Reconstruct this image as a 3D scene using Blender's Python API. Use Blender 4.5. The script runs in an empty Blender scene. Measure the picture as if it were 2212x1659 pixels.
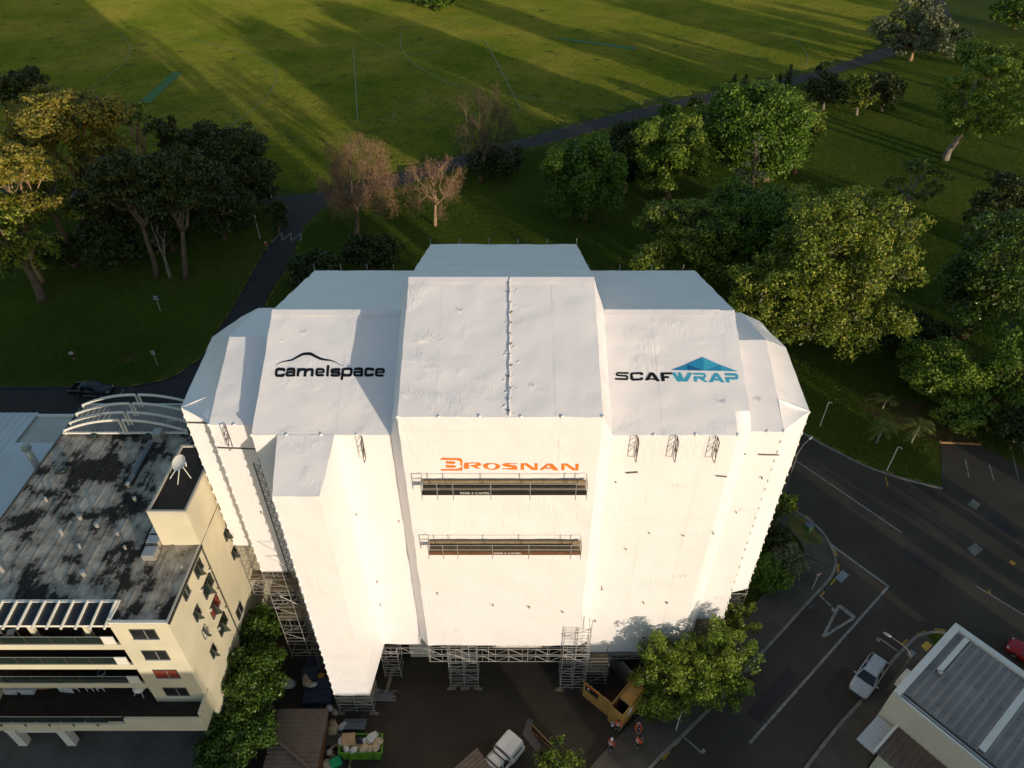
import bpy, bmesh, math, random
import numpy as np
from mathutils import Vector, Matrix, noise
from mathutils.geometry import tessellate_polygon
R = math.radians
S = bpy.context.scene
COL = S.collection
# ---------------------------------------------------------------- camera, sky, sun, exposure
PITCH, FOC, CAMZ, IW, IH = R(39.0), 1534.0, 60.0, 2212.0, 1659.0
cam = bpy.data.cameras.new('camera'); camo = bpy.data.objects.new('camera', cam); COL.objects.link(camo)
camo.location = (0, 0, CAMZ); camo.rotation_euler = (R(90) - PITCH, 0, 0)
cam.sensor_width = 36; cam.lens = 36 * FOC / IW; cam.clip_end = 5000; S.camera = camo
SUN_AZ, SUN_EL = R(-35.0), R(5.0)          # direction the light travels over the ground (from +Y, clockwise), height of the sun
world = bpy.data.worlds.new('World'); S.world = world; world.use_nodes = True
wn = world.node_tree.nodes; wl = world.node_tree.links
sky = wn.new('ShaderNodeTexSky'); sky.sky_type = 'NISHITA'; sky.sun_disc = False
sky.sun_elevation = SUN_EL; sky.sun_rotation = SUN_AZ + R(180)
sky.air_density = 1.0; sky.dust_density = 0.6; sky.ozone_density = 1.5
wn['Background'].inputs['Strength'].default_value = 0.15
wl.new(sky.outputs[0], wn['Background'].inputs['Color'])
sun = bpy.data.lights.new('sun', 'SUN'); suno = bpy.data.objects.new('sun', sun); COL.objects.link(suno)
sun.energy = 2.0; sun.angle = R(0.5); sun.color = (1.0, 0.86, 0.68)
LDIR = Vector((math.sin(SUN_AZ) * math.cos(SUN_EL), math.cos(SUN_AZ) * math.cos(SUN_EL), -math.sin(SUN_EL)))
suno.rotation_euler = LDIR.to_track_quat('-Z', 'Y').to_euler(); suno.location = (60, -80, 90)
S.view_settings.view_transform = 'Standard'; S.view_settings.look = 'None'
S.view_settings.exposure = 0.85; S.view_settings.gamma = 1.0
S.render.engine = 'CYCLES'; S.cycles.max_bounces = 6; S.cycles.use_denoising = True
# ---------------------------------------------------------------- where things stand
CF = Vector((0, math.cos(PITCH), -math.sin(PITCH))); CU = Vector((0, math.sin(PITCH), math.cos(PITCH)))
def ray(x, y): return CF + Vector((1, 0, 0)) * ((x - IW / 2) / FOC) - CU * ((y - IH / 2) / FOC)
C0 = Vector((0, 0, CAMZ))
def G(x, y, z=0.0): d = ray(x, y); return C0 + d * ((z - CAMZ) / d.z)
def atY(x, y, Y): d = ray(x, y); return C0 + d * (Y / d.y)
def atX(x, y, X): d = ray(x, y); return C0 + d * (X / d.x)
def onplane(x, y, p, n): d = ray(x, y); return C0 + d * ((p - C0).dot(n) / d.dot(n))
def depth(p): return (p - C0).dot(CF)
# ---------------------------------------------------------------- helpers
def tag(o, label=None, cat=None, group=None, kind=None):
    if label: o['label'] = label
    if cat: o['category'] = cat
    if group: o['group'] = group
    if kind: o['kind'] = kind
    return o
def empty(name, loc, rz=0.0, label=None, cat=None, group=None):
    o = bpy.data.objects.new(name, None); COL.objects.link(o); o.location = loc; o.rotation_euler = (0, 0, rz)
    o.empty_display_size = 0.3
    return tag(o, label, cat, group)
def link(name, me, parent=None, mat=None):
    o = bpy.data.objects.new(name, me); COL.objects.link(o)
    if mat is not None and not me.materials: me.materials.append(mat)
    if parent is not None: o.parent = parent
    return o
class MB:
    """collects shapes; build() links them as one mesh"""
    def __init__(s): s.v = []; s.f = []
    def quad(s, *p): i = len(s.v); s.v += [Vector(q) for q in p]; s.f.append(tuple(range(i, i + len(p)))); return s
    def box(s, c, d, rz=0.0, rot=None):
        M = rot if rot is not None else Matrix.Rotation(rz, 3, 'Z'); c = Vector(c); i = len(s.v)
        for sx, sy, sz in ((-1,-1,-1),(1,-1,-1),(1,1,-1),(-1,1,-1),(-1,-1,1),(1,-1,1),(1,1,1),(-1,1,1)):
            s.v.append(c + M @ Vector((sx * d[0] / 2, sy * d[1] / 2, sz * d[2] / 2)))
        s.f += [tuple(i + k for k in q) for q in ((0,3,2,1),(4,5,6,7),(0,1,5,4),(1,2,6,5),(2,3,7,6),(3,0,4,7))]; return s
    def bx(s, x0, x1, y0, y1, z0, z1): return s.box(((x0+x1)/2, (y0+y1)/2, (z0+z1)/2), (abs(x1-x0), abs(y1-y0), abs(z1-z0)))
    def beam(s, a, b, w, h=None, up=(0, 0, 1)):
        a = Vector(a); b = Vector(b); h = h or w; t = (b - a); L = t.length; t.normalize(); u = Vector(up)
        if abs(t.dot(u)) > .99: u = Vector((0, 1, 0))
        x = t.cross(u).normalized(); z = x.cross(t); M = Matrix((x, t, z)).transposed()
        return s.box((a + b) / 2, (w, L, h), rot=M)
    def tube(s, pts, rad, n=6, cap=True):
        pts = [Vector(p) for p in pts]; m = len(pts)
        if not hasattr(rad, '__len__'): rad = [rad] * m
        i0 = len(s.v); prev = None
        for k, p in enumerate(pts):
            t = (pts[min(k + 1, m - 1)] - pts[max(k - 1, 0)]).normalized()
            u = prev - t * prev.dot(t) if prev is not None else (t.cross(Vector((0, 0, 1))) if abs(t.z) < .95 else t.cross(Vector((1, 0, 0))))
            if u.length < 1e-5: u = t.orthogonal()
            u.normalize(); prev = u; w = t.cross(u)
            for j in range(n):
                a = 2 * math.pi * j / n; s.v.append(p + (u * math.cos(a) + w * math.sin(a)) * rad[k])
        for k in range(m - 1):
            for j in range(n):
                a = i0 + k * n + j; b = i0 + k * n + (j + 1) % n; s.f.append((a, b, b + n, a + n))
        if cap: s.f.append(tuple(i0 + j for j in reversed(range(n)))); s.f.append(tuple(i0 + (m - 1) * n + j for j in range(n)))
        return s
    def cyl(s, c, r, h, n=12, r2=None): c = Vector(c); return s.tube([c, c + Vector((0, 0, h))], [r, r if r2 is None else r2], n)
    def blob(s, c, r, seed=0, rough=.25, nu=8, nv=6):
        i = len(s.v); c = Vector(c); off = Vector((seed * 3.7, seed * 1.3, seed * 2.1))
        for a in range(nv + 1):
            th = math.pi * a / nv
            for b in range(nu):
                ph = 2 * math.pi * b / nu; d = Vector((math.sin(th) * math.cos(ph), math.sin(th) * math.sin(ph), math.cos(th)))
                k = 1 + rough * noise.noise(d * 1.6 + off) * 2
                s.v.append(c + Vector((d.x * r[0], d.y * r[1], d.z * r[2])) * k)
        for a in range(nv):
            for b in range(nu):
                p = i + a * nu + b; q = i + a * nu + (b + 1) % nu; s.f.append((p, p + nu, q + nu, q))
        return s
    def loft(s, rings, close=False, cap=False):
        i = len(s.v); n = len(rings[0])
        for r in rings: s.v += [Vector(p) for p in r]
        for k in range(len(rings) - 1):
            for j in range(n if close else n - 1):
                a = i + k * n + j; b = i + k * n + (j + 1) % n; s.f.append((a, b, b + n, a + n))
        if cap: s.f.append(tuple(i + j for j in reversed(range(n)))); s.f.append(tuple(i + (len(rings)-1) * n + j for j in range(n)))
        return s
    def poly(s, pts, z=None):
        pts = [Vector(p) for p in pts]
        if z is not None: pts = [Vector((p.x, p.y, z)) for p in pts]
        i = len(s.v); s.v += pts
        for t in tessellate_polygon([pts]):
            a, b, c = (pts[k] for k in t); nz = (b - a).cross(c - a)
            s.f.append(tuple(i + k for k in (t if nz.z >= 0 else reversed(t))))
        return s
    def prism(s, pts, z0, z1):
        s.poly(pts, z1); n = len(pts); i = len(s.v)
        s.v += [Vector((p[0], p[1], z0)) for p in pts] + [Vector((p[0], p[1], z1)) for p in pts]
        for k in range(n): j = (k + 1) % n; s.f.append((i + k, i + j, i + n + j, i + n + k))
        return s
    def mesh(s, name, smooth=False):
        me = bpy.data.meshes.new(name); me.from_pydata([tuple(v) for v in s.v], [], s.f)
        if smooth: me.polygons.foreach_set('use_smooth', [True] * len(me.polygons))
        me.update(); return me
    def build(s, name, mat, parent=None, smooth=False): return link(name, s.mesh(name, smooth), parent, mat)
def arr_mesh(name, V, F):
    me = bpy.data.meshes.new(name); k = F.shape[1]; n = len(F)
    me.vertices.add(len(V)); me.vertices.foreach_set('co', np.ascontiguousarray(V, dtype=np.float32).ravel())
    me.loops.add(n * k); me.loops.foreach_set('vertex_index', np.ascontiguousarray(F, dtype=np.int32).ravel())
    me.polygons.add(n); me.polygons.foreach_set('loop_start', np.arange(0, n * k, k, dtype=np.int32))
    try: me.polygons.foreach_set('loop_total', np.full(n, k, dtype=np.int32))
    except Exception: pass
    me.update(calc_edges=True); return me
def copy_tree(o, parent=None):
    c = o.copy(); COL.objects.link(c)
    if parent is not None: c.parent = parent
    for ch in o.children: copy_tree(ch, c)
    return c
# ---------------------------------------------------------------- materials
def mat(name, col, rough=.75, col2=None, scale=3.0, bump=0.0, bscale=None, metal=0.0, detail=4.0, stretch=None, lo=.35, hi=.65, spec=.3, coords='Object'):
    m = bpy.data.materials.new(name); m.use_nodes = True; nt = m.node_tree; N = nt.nodes; Lk = nt.links; b = N['Principled BSDF']
    b.inputs['Base Color'].default_value = (*col, 1); b.inputs['Roughness'].default_value = rough; b.inputs['Metallic'].default_value = metal
    b.inputs['Specular IOR Level'].default_value = spec
    tc = N.new('ShaderNodeTexCoord'); vec = tc.outputs[coords]
    if stretch:
        mp = N.new('ShaderNodeMapping'); mp.inputs['Scale'].default_value = stretch; Lk.new(vec, mp.inputs['Vector']); vec = mp.outputs[0]
    if col2 is not None:
        n = N.new('ShaderNodeTexNoise'); n.inputs['Scale'].default_value = scale; n.inputs['Detail'].default_value = detail; Lk.new(vec, n.inputs['Vector'])
        r = N.new('ShaderNodeValToRGB'); r.color_ramp.elements[0].position = lo; r.color_ramp.elements[1].position = hi
        r.color_ramp.elements[0].color = (*col, 1); r.color_ramp.elements[1].color = (*col2, 1)
        Lk.new(n.outputs['Fac'], r.inputs[0]); Lk.new(r.outputs[0], b.inputs['Base Color'])
    if bump:
        n2 = N.new('ShaderNodeTexNoise'); n2.inputs['Scale'].default_value = bscale or scale * 4; n2.inputs['Detail'].default_value = 5; Lk.new(vec, n2.inputs['Vector'])
        bp = N.new('ShaderNodeBump'); bp.inputs['Strength'].default_value = bump; bp.inputs['Distance'].default_value = .05
        Lk.new(n2.outputs['Fac'], bp.inputs['Height']); Lk.new(bp.outputs[0], b.inputs['Normal'])
    return m
def leaf_mat(name, cols, trans=.3, rough=.5):
    m = bpy.data.materials.new(name); m.use_nodes = True; nt = m.node_tree; N = nt.nodes; Lk = nt.links; b = N['Principled BSDF']
    g = N.new('ShaderNodeNewGeometry'); r = N.new('ShaderNodeValToRGB')
    while len(r.color_ramp.elements) < len(cols): r.color_ramp.elements.new(.5)
    for i, c in enumerate(cols): r.color_ramp.elements[i].position = i / (len(cols) - 1); r.color_ramp.elements[i].color = (*c, 1)
    Lk.new(g.outputs['Random Per Island'], r.inputs[0]); Lk.new(r.outputs[0], b.inputs['Base Color']); b.inputs['Roughness'].default_value = rough
    b.inputs['Specular IOR Level'].default_value = .35
    t = N.new('ShaderNodeBsdfTranslucent'); Lk.new(r.outputs[0], t.inputs['Color']); mx = N.new('ShaderNodeMixShader'); mx.inputs[0].default_value = trans
    Lk.new(b.outputs[0], mx.inputs[1]); Lk.new(t.outputs[0], mx.inputs[2]); Lk.new(mx.outputs[0], N['Material Output'].inputs['Surface'])
    return m
M = {}
def grass_material():
    m = mat('grass', (.05, .075, .007), .95, (.10, .115, .014), .035, detail=10, lo=.3, hi=.72, spec=.1)
    nt = m.node_tree; N = nt.nodes; Lk = nt.links; b = N['Principled BSDF']; tc = N.new('ShaderNodeTexCoord')
    n2 = N.new('ShaderNodeTexNoise'); n2.inputs['Scale'].default_value = 5.0; n2.inputs['Detail'].default_value = 6; n2.inputs['Roughness'].default_value = .75; Lk.new(tc.outputs['Object'], n2.inputs['Vector'])
    bp = N.new('ShaderNodeBump'); bp.inputs['Strength'].default_value = 1.0; bp.inputs['Distance'].default_value = .35
    Lk.new(n2.outputs['Fac'], bp.inputs['Height']); Lk.new(bp.outputs[0], b.inputs['Normal'])
    return m
M['grass'] = grass_material()
M['lawn'] = M['grass']
M['asphalt'] = mat('asphalt', (.048, .037, .027), .95, (.082, .064, .048), .16, 1.0, 25, detail=9, lo=.3, hi=.7)
M['asphalt_old'] = mat('asphalt_old', (.038, .032, .031), .95, (.052, .044, .042), .3, 1.0, 25, detail=9, lo=.3, hi=.7)
M['yard'] = mat('yard_asphalt', (.038, .029, .020), .95, (.064, .050, .035), .22, 1.0, 25, detail=9, lo=.3, hi=.7)
M['pave'] = mat('pavement_concrete', (.075, .062, .047), .95, (.12, .10, .078), .5, 1.0, 25, detail=8, lo=.3, hi=.7)
M['conc'] = mat('concrete', (.09, .08, .07), .9, (.17, .15, .13), .35, .25, 9, detail=8, lo=.3, hi=.7)
M['kerb'] = mat('kerb_concrete', (.17, .15, .12), .9, (.26, .235, .19), 1.2, .2, 9)
M['paint'] = mat('road_paint', (.30, .28, .25), .8, (.12, .11, .10), 3.0, lo=.45, hi=.7, detail=8)
M['paint_y'] = mat('yellow_paint', (.42, .24, .025), .8, (.16, .10, .025), 3.0, lo=.45, hi=.75, detail=8)
M['line'] = mat('field_line', (.40, .42, .28), .9, (.20, .24, .10), .6, lo=.3, hi=.6)
M['turf'] = mat('cricket_turf', (.05, .15, .035), .9, (.075, .17, .05), .3)
M['mulch'] = mat('bark_mulch', (.09, .045, .018), .95, (.16, .08, .035), 1.2, .8, 6)
M['drygrass'] = mat('dry_grass', (.17, .13, .035), .95, (.07, .085, .02), .8, .6, 5, detail=8)
M['steel'] = mat('galvanised_tube', (.42, .41, .39), .45, (.30, .28, .26), 6, metal=.35)
M['darksteel'] = mat('weathered_tube', (.10, .09, .085), .55, (.16, .14, .13), 6, metal=.3)
M['timber'] = mat('timber', (.36, .22, .10), .8, (.26, .15, .065), 2, stretch=(1, 1, 8))
M['plank'] = mat('scaffold_plank', (.30, .23, .14), .85, (.20, .15, .09), 3)
M['ply'] = mat('plywood', (.50, .29, .085), .75, (.40, .22, .06), 1.6, detail=8, lo=.3, hi=.7)
M['cream'] = mat('cream_render', (.66, .60, .44), .85, (.58, .53, .39), .4, .06, 20, detail=8)
M['white'] = mat('white_paint', (.74, .71, .64), .7, (.68, .65, .58), .6, detail=6)
M['offwhite'] = mat('pale_wall', (.56, .52, .44), .85, (.50, .46, .38), .5, .08, 14)
M['beige'] = mat('beige_render', (.80, .71, .55), .85, (.72, .64, .50), .5, .08, 14)
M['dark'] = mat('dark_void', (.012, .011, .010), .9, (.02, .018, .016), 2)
M['black'] = mat('black_plastic', (.015, .015, .016), .55, (.022, .022, .022), 5)
M['glass'] = mat('window_glass', (.015, .018, .020), .06, (.03, .03, .03), .8, spec=.6)
M['glassgreen'] = mat('tinted_glass', (.022, .034, .028), .08, (.016, .024, .02), .8, spec=.6)
M['redglass'] = mat('red_curtain', (.26, .055, .03), .5, (.2, .04, .025), 2)
M['frame_dark'] = mat('dark_frame', (.05, .05, .045), .5, (.07, .07, .06), 4)
M['alu'] = mat('aluminium', (.50, .49, .46), .4, (.42, .41, .39), 5, metal=.5)
M['roof_brown'] = mat('brown_metal_roof', (.17, .125, .095), .5, (.14, .10, .078), .8, metal=.2)
M['roof_grey'] = mat('grey_metal_roof', (.34, .31, .28), .6, (.20, .18, .165), .35, metal=.15, detail=8, lo=.3, hi=.75)
M['roof_white'] = mat('white_metal_roof', (.60, .60, .59), .5, (.52, .52, .52), .3, metal=.1, detail=7)
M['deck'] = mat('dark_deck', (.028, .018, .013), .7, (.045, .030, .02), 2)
M['red_brick'] = mat('rust_wall', (.16, .075, .035), .8, (.11, .05, .025), 2)
M['bark'] = mat('bark', (.16, .115, .075), .9, (.10, .07, .045), 1.5, .5, 6)
M['bark_pale'] = mat('pale_bark', (.42, .28, .15), .85, (.27, .17, .09), 1.2, .4, 6)
M['bark_grey'] = mat('grey_bark', (.26, .22, .17), .9, (.17, .14, .11), 1.2, .4, 6)
M['orange'] = mat('hi_vis_orange', (.85, .10, .03), .75, (.72, .07, .02), 6)
M['navy'] = mat('dark_trousers', (.015, .017, .025), .85, (.024, .026, .036), 8)
M['skin'] = mat('skin', (.50, .29, .19), .6, (.44, .25, .16), 8)
M['hair'] = mat('dark_hair', (.03, .02, .014), .8, (.05, .034, .024), 20)
M['tee'] = mat('white_cloth', (.72, .71, .69), .85, (.62, .61, .60), 6)
M['grey_cloth'] = mat('grey_cloth', (.10, .10, .11), .85, (.14, .14, .15), 6)
M['reflect'] = mat('reflective_tape', (.62, .62, .58), .4, (.52, .52, .50), 8)
M['helmet'] = mat('white_helmet', (.74, .73, .70), .35, (.68, .67, .64), 6)
M['redshoe'] = mat('red_shoe', (.55, .06, .03), .7, (.45, .05, .03), 6)
M['green_bin'] = mat('lime_green_paint', (.11, .28, .02), .55, (.085, .21, .018), 1.2)
M['cardboard'] = mat('cardboard', (.40, .25, .13), .85, (.34, .21, .11), 2)
M['bag_white'] = mat('white_sack', (.55, .53, .48), .8, (.45, .42, .36), 2, .3, 5)
M['bag_tan'] = mat('tan_sack', (.46, .36, .22), .85, (.38, .29, .17), 2, .3, 5)
M['bag_black'] = mat('black_sack', (.015, .016, .018), .35, (.03, .03, .032), 2, .4, 5)
M['blue'] = mat('blue_plastic', (.03, .045, .08), .55, (.022, .034, .06), 3)
M['emerald'] = mat('green_plastic', (.01, .42, .14), .45, (.01, .34, .11), 3)
M['slate'] = mat('grey_steel_sheet', (.12, .14, .16), .5, (.16, .18, .20), 2, metal=.3)
M['tyre'] = mat('tyre', (.012, .012, .012), .85, (.02, .02, .02), 6)
M['rim'] = mat('wheel_rim', (.35, .35, .35), .35, (.28, .28, .28), 5, metal=.7)
M['lamp_red'] = mat('tail_lamp', (.45, .01, .01), .25, (.35, .01, .01), 6)
M['lamp_clear'] = mat('head_lamp', (.55, .56, .56), .15, (.45, .46, .46), 6)
M['signred'] = mat('sign_red', (.55, .02, .02), .5, (.48, .02, .02), 5)
M['signwhite'] = mat('sign_white', (.75, .74, .71), .5, (.68, .67, .65), 5)
M['tactile'] = mat('tactile_yellow', (.62, .36, .06), .8, (.50, .28, .05), 2)
M['steelplate'] = mat('steel_plate', (.22, .23, .25), .45, (.30, .31, .33), 1.2, metal=.3, detail=7)
M['logo_black'] = mat('black_print', (.006, .006, .006), .5, (.009, .009, .009), 3)
M['logo_orange'] = mat('orange_print', (.80, .20, .025), .5, (.77, .19, .022), 3)
M['logo_cyan'] = mat('cyan_print', (.05, .35, .52), .5, (.048, .34, .505), 3)
M['logo_blue'] = mat('blue_print', (.025, .24, .44), .5, (.024, .235, .43), 3)
M['logo_navy'] = mat('deep_blue_print', (.012, .12, .29), .5, (.011, .115, .28), 3)
def paint_mat(name, c, c2): return mat(name, c, .28, c2, 1.0, metal=.15, spec=.5)
M['silver'] = paint_mat('silver_paint', (.52, .52, .53), (.47, .47, .48)); M['carwhite'] = paint_mat('white_car_paint', (.66, .65, .62), (.60, .59, .56))
M['carblack'] = paint_mat('black_car_paint', (.022, .024, .026), (.03, .032, .034)); M['carred'] = paint_mat('red_car_paint', (.42, .02, .025), (.36, .015, .02))
# white shrink wrap: fine creases in patches, faint welds
def wrap_material():
    m = mat('shrink_wrap', (.83, .795, .80), .42, (.79, .76, .765), .12, spec=.35, detail=6)
    nt = m.node_tree; N = nt.nodes; Lk = nt.links; b = N['Principled BSDF']; tc = N.new('ShaderNodeTexCoord')
    n1 = N.new('ShaderNodeTexNoise'); n1.inputs['Scale'].default_value = .35; n1.inputs['Detail'].default_value = 3; Lk.new(tc.outputs['Object'], n1.inputs['Vector'])
    msk = N.new('ShaderNodeTexNoise'); msk.inputs['Scale'].default_value = .28; msk.inputs['Detail'].default_value = 4; Lk.new(tc.outputs['Object'], msk.inputs['Vector'])
    rm = N.new('ShaderNodeValToRGB'); rm.color_ramp.elements[0].position = .56; rm.color_ramp.elements[1].position = .70; Lk.new(msk.outputs['Fac'], rm.inputs[0])
    mp = N.new('ShaderNodeMapping'); mp.inputs['Scale'].default_value = (3.2, .55, .55); mp.inputs['Rotation'].default_value = (0, .3, .2); Lk.new(tc.outputs['Object'], mp.inputs['Vector'])
    cr = N.new('ShaderNodeTexNoise'); cr.inputs['Scale'].default_value = 2.2; cr.inputs['Detail'].default_value = 4; cr.inputs['Distortion'].default_value = .8; Lk.new(mp.outputs[0], cr.inputs['Vector'])
    mu = N.new('ShaderNodeMath'); mu.operation = 'MULTIPLY'; Lk.new(cr.outputs['Fac'], mu.inputs[0]); Lk.new(rm.outputs[0], mu.inputs[1])
    ad = N.new('ShaderNodeMath'); ad.operation = 'MULTIPLY_ADD'; Lk.new(n1.outputs['Fac'], ad.inputs[0]); ad.inputs[1].default_value = 1.6; Lk.new(mu.outputs[0], ad.inputs[2])
    bp = N.new('ShaderNodeBump'); bp.inputs['Strength'].default_value = .6; bp.inputs['Distance'].default_value = .12
    Lk.new(ad.outputs[0], bp.inputs['Height']); Lk.new(bp.outputs[0], b.inputs['Normal'])
    return m
M['wrap'] = wrap_material()
# flat membrane roof with lichen-black stains that have a shape of their own
def membrane_material():
    m = mat('roof_membrane', (.05, .047, .043), .9); nt = m.node_tree; N = nt.nodes; Lk = nt.links; b = N['Principled BSDF']; tc = N.new('ShaderNodeTexCoord')
    n1 = N.new('ShaderNodeTexNoise'); n1.inputs['Scale'].default_value = .42; n1.inputs['Detail'].default_value = 9; n1.inputs['Roughness'].default_value = .62; Lk.new(tc.outputs['Object'], n1.inputs['Vector'])
    mp = N.new('ShaderNodeMapping'); mp.inputs['Scale'].default_value = (2.2, .5, 1); Lk.new(tc.outputs['Object'], mp.inputs['Vector'])
    n2 = N.new('ShaderNodeTexNoise'); n2.inputs['Scale'].default_value = 1.1; n2.inputs['Detail'].default_value = 9; n2.inputs['Roughness'].default_value = .7; Lk.new(mp.outputs[0], n2.inputs['Vector'])
    ad = N.new('ShaderNodeMath'); ad.operation = 'MULTIPLY_ADD'; Lk.new(n2.outputs['Fac'], ad.inputs[0]); ad.inputs[1].default_value = .36; Lk.new(n1.outputs['Fac'], ad.inputs[2])
    r = N.new('ShaderNodeValToRGB'); e = r.color_ramp.elements
    e[0].position = .60; e[0].color = (.028, .022, .017, 1); e[1].position = .80; e[1].color = (.52, .45, .36, 1)
    x = e.new(.632); x.color = (.06, .05, .04, 1); x = e.new(.652); x.color = (.24, .20, .155, 1)
    Lk.new(ad.outputs[0], r.inputs[0]); Lk.new(r.outputs[0], b.inputs['Base Color'])
    return m
M['membrane'] = membrane_material()
# ---------------------------------------------------------------- ground, roads, kerbs
def sheet_poly(name, pts, z, m, kind='structure', parent=None, d=True):
    P = [G(*p) if d else Vector((p[0], p[1], 0)) for p in pts]
    o = MB().poly(P, z).build(name, m, parent)
    return tag(o, kind=kind) if parent is None else o
def smooth_line(pts, n=6):
    P = [Vector(p) for p in pts]; out = []
    for i in range(len(P) - 1):
        p0 = P[max(i - 1, 0)]; p1 = P[i]; p2 = P[i + 1]; p3 = P[min(i + 2, len(P) - 1)]
        for k in range(n):
            t = k / n; out.append(.5 * ((2 * p1) + (p2 - p0) * t + (2 * p0 - 5 * p1 + 4 * p2 - p3) * t * t + (3 * p1 - p0 - 3 * p2 + p3) * t ** 3))
    out.append(P[-1]); return out
def gl(pts, n=6): return smooth_line([G(*p) for p in pts], n)
def ribbon_faces(mb, L, w, z, z0=None):
    """flat strip along a ground line; with z0 a raised strip with sides"""
    n = len(L); A = []; B = []
    for i in range(n):
        t = (L[min(i + 1, n - 1)] - L[max(i - 1, 0)]); t.z = 0; t.normalize(); s = Vector((-t.y, t.x, 0)) * (w / 2)
        A.append(Vector((L[i].x, L[i].y, z)) + s); B.append(Vector((L[i].x, L[i].y, z)) - s)
    for i in range(n - 1):
        mb.quad(B[i], B[i + 1], A[i + 1], A[i])
        if z0 is not None:
            d = Vector((0, 0, z0 - z))
            mb.quad(A[i], A[i + 1], A[i + 1] + d, A[i] + d); mb.quad(B[i + 1], B[i], B[i] + d, B[i + 1] + d)
    return mb
def resample(L, step):
    out = [L[0].copy()]; acc = 0.0
    for a, b in zip(L, L[1:]):
        d = (b - a).length; s = step - acc
        while s <= d and d > 0: out.append(a.lerp(b, s / d)); s += step
        acc = (acc + d) % step
    return out
def dashes(name, L, dash, gap, w, z, m, parent, off=0.0):
    mb = MB(); P = resample(L, .25); n = len(P); k = int(dash / .25); per = int((dash + gap) / .25); i = 0
    while i + k < n:
        seg = P[i:i + k + 1]
        if off:
            q = []
            for j, p in enumerate(seg):
                t = (seg[min(j + 1, k)] - seg[max(j - 1, 0)]); t.z = 0; t.normalize(); q.append(p + Vector((-t.y, t.x, 0)) * off)
            seg = q
        ribbon_faces(mb, seg, w, z); i += per
    return mb.build(name, m, parent)
ground = tag(MB().quad((-1500, -1500, 0), (1500, -1500, 0), (1500, 3000, 0), (-1500, 3000, 0)).build('ground', M['grass']), kind='structure')
ZR = .012
up_edge = [(1600, 840), (1660, 885), (1741, 940), (1795, 970), (1875, 1010), (1955, 1036), (2035, 1056)]
low_edge = [(1640, 1060), (1690, 1088), (1720, 1106), (1758, 1133), (1785, 1163), (1803, 1203), (1803, 1229), (1788, 1256), (1751, 1296), (1681, 1373), (1638, 1419), (1565, 1499), (1475, 1589), (1405, 1659), (1240, 1860)]
right_edge = [(1640, 1800), (1741, 1659), (1808, 1573), (1861, 1513), (1918, 1439), (1961, 1393), (1988, 1373), (2041, 1369), (2120, 1415), (2330, 1560)]
UE, LE, RE = gl(up_edge), gl(low_edge), gl(right_edge)
far = [G(2500, 1560), G(2500, 1000), G(2212, 1010), G(2118, 962), G(2032, 960)]
road = tag(MB().poly(list(reversed(UE)) + LE[0:] + RE + far, ZR).build('road', M['asphalt']), kind='structure')
lw_left = [(-60, 836), (0, 838), (120, 838), (250, 838), (283, 836), (363, 820), (410, 793), (443, 766), (467, 720), (493, 683), (530, 620), (567, 553), (587, 523), (600, 500), (612, 470), (604, 445), (560, 440), (400, 432), (200, 425), (-80, 420)]
lw_right = [(-80, 398), (200, 402), (400, 410), (563, 423), (640, 421), (700, 414), (790, 392), (871, 370), (937, 352), (1111, 305), (1231, 272), (1324, 248), (1475, 213), (1571, 193), (1721, 163), (1808, 140), (1901, 107), (1975, 72), (2008, 40), (2012, 0), (2005, -40)]
lw_low = [(2030, -40), (2040, 0), (2055, 40), (2030, 72), (1990, 95), (1921, 123), (1808, 157), (1715, 183), (1575, 213), (1475, 230), (1431, 245), (1367, 260), (1257, 290), (1167, 313), (1097, 330), (940, 378), (864, 400), (740, 430), (690, 455), (653, 497), (627, 566), (593, 616), (563, 673), (530, 730), (505, 790), (440, 850), (300, 905), (-60, 930)]
A1, A2, A3 = gl(lw_left), gl(lw_right), gl(lw_low)
park_road = tag(MB().poly(A1 + A2 + A3, ZR).build('park_road', M['asphalt_old']), kind='structure')
# the building's yard and the shared drive, the pavements either side of the side street
yard = tag(MB().poly([Vector(p) for p in ((-40, -20, 0), (4, -8, 0), (9.5, 13, 0), (14.6, 25.5, 0), (21.5, 36.5, 0), (23, 46, 0), (20, 58, 0), (-24, 58, 0), (-24, 30, 0), (-40, 30, 0))], .006).build('yard', M['yard']), kind='structure')
def offset_line(L, d):
    out = []
    for i in range(len(L)):
        t = (L[min(i + 1, len(L) - 1)] - L[max(i - 1, 0)]); t.z = 0; t.normalize(); out.append(L[i] + Vector((-t.y, t.x, 0)) * d)
    return out
def strip_between(name, A, B, z, m): 
    mb = MB().loft([[Vector((a.x, a.y, z)), Vector((b.x, b.y, z))] for a, b in zip(A, B)])
    mb.f = [tuple(f) for f in mb.f]; return tag(mb.build(name, m), kind='structure')
i0 = min(range(len(LE)), key=lambda i: (LE[i] - G(1803, 1229)).length)
fp = LE[i0:]; strip_between('footpath_west', offset_line(fp, -3.4), offset_line(fp, -.14), .10, M['pave'])
fpc = LE[8:i0 + 1]; strip_between('footpath_corner', offset_line(fpc, -3.0), offset_line(fpc, -.14), .10, M['pave'])
fr = RE[:]; strip_between('footpath_east', offset_line(fr, -3.2), offset_line(fr, -.14), .10, M['pave'])
for nm, L, c in (('kerb_west', LE, 0), ('kerb_east', RE, 0), ('kerb_park', UE, 0)):
    tag(ribbon_faces(MB(), offset_line(L, -.0), .26, .13, 0).build(nm, M['kerb']), kind='structure')
tag(ribbon_faces(MB(), A1[:70], .22, .10, 0).build('kerb_drive', M['asphalt_old']), kind='structure')
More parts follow.
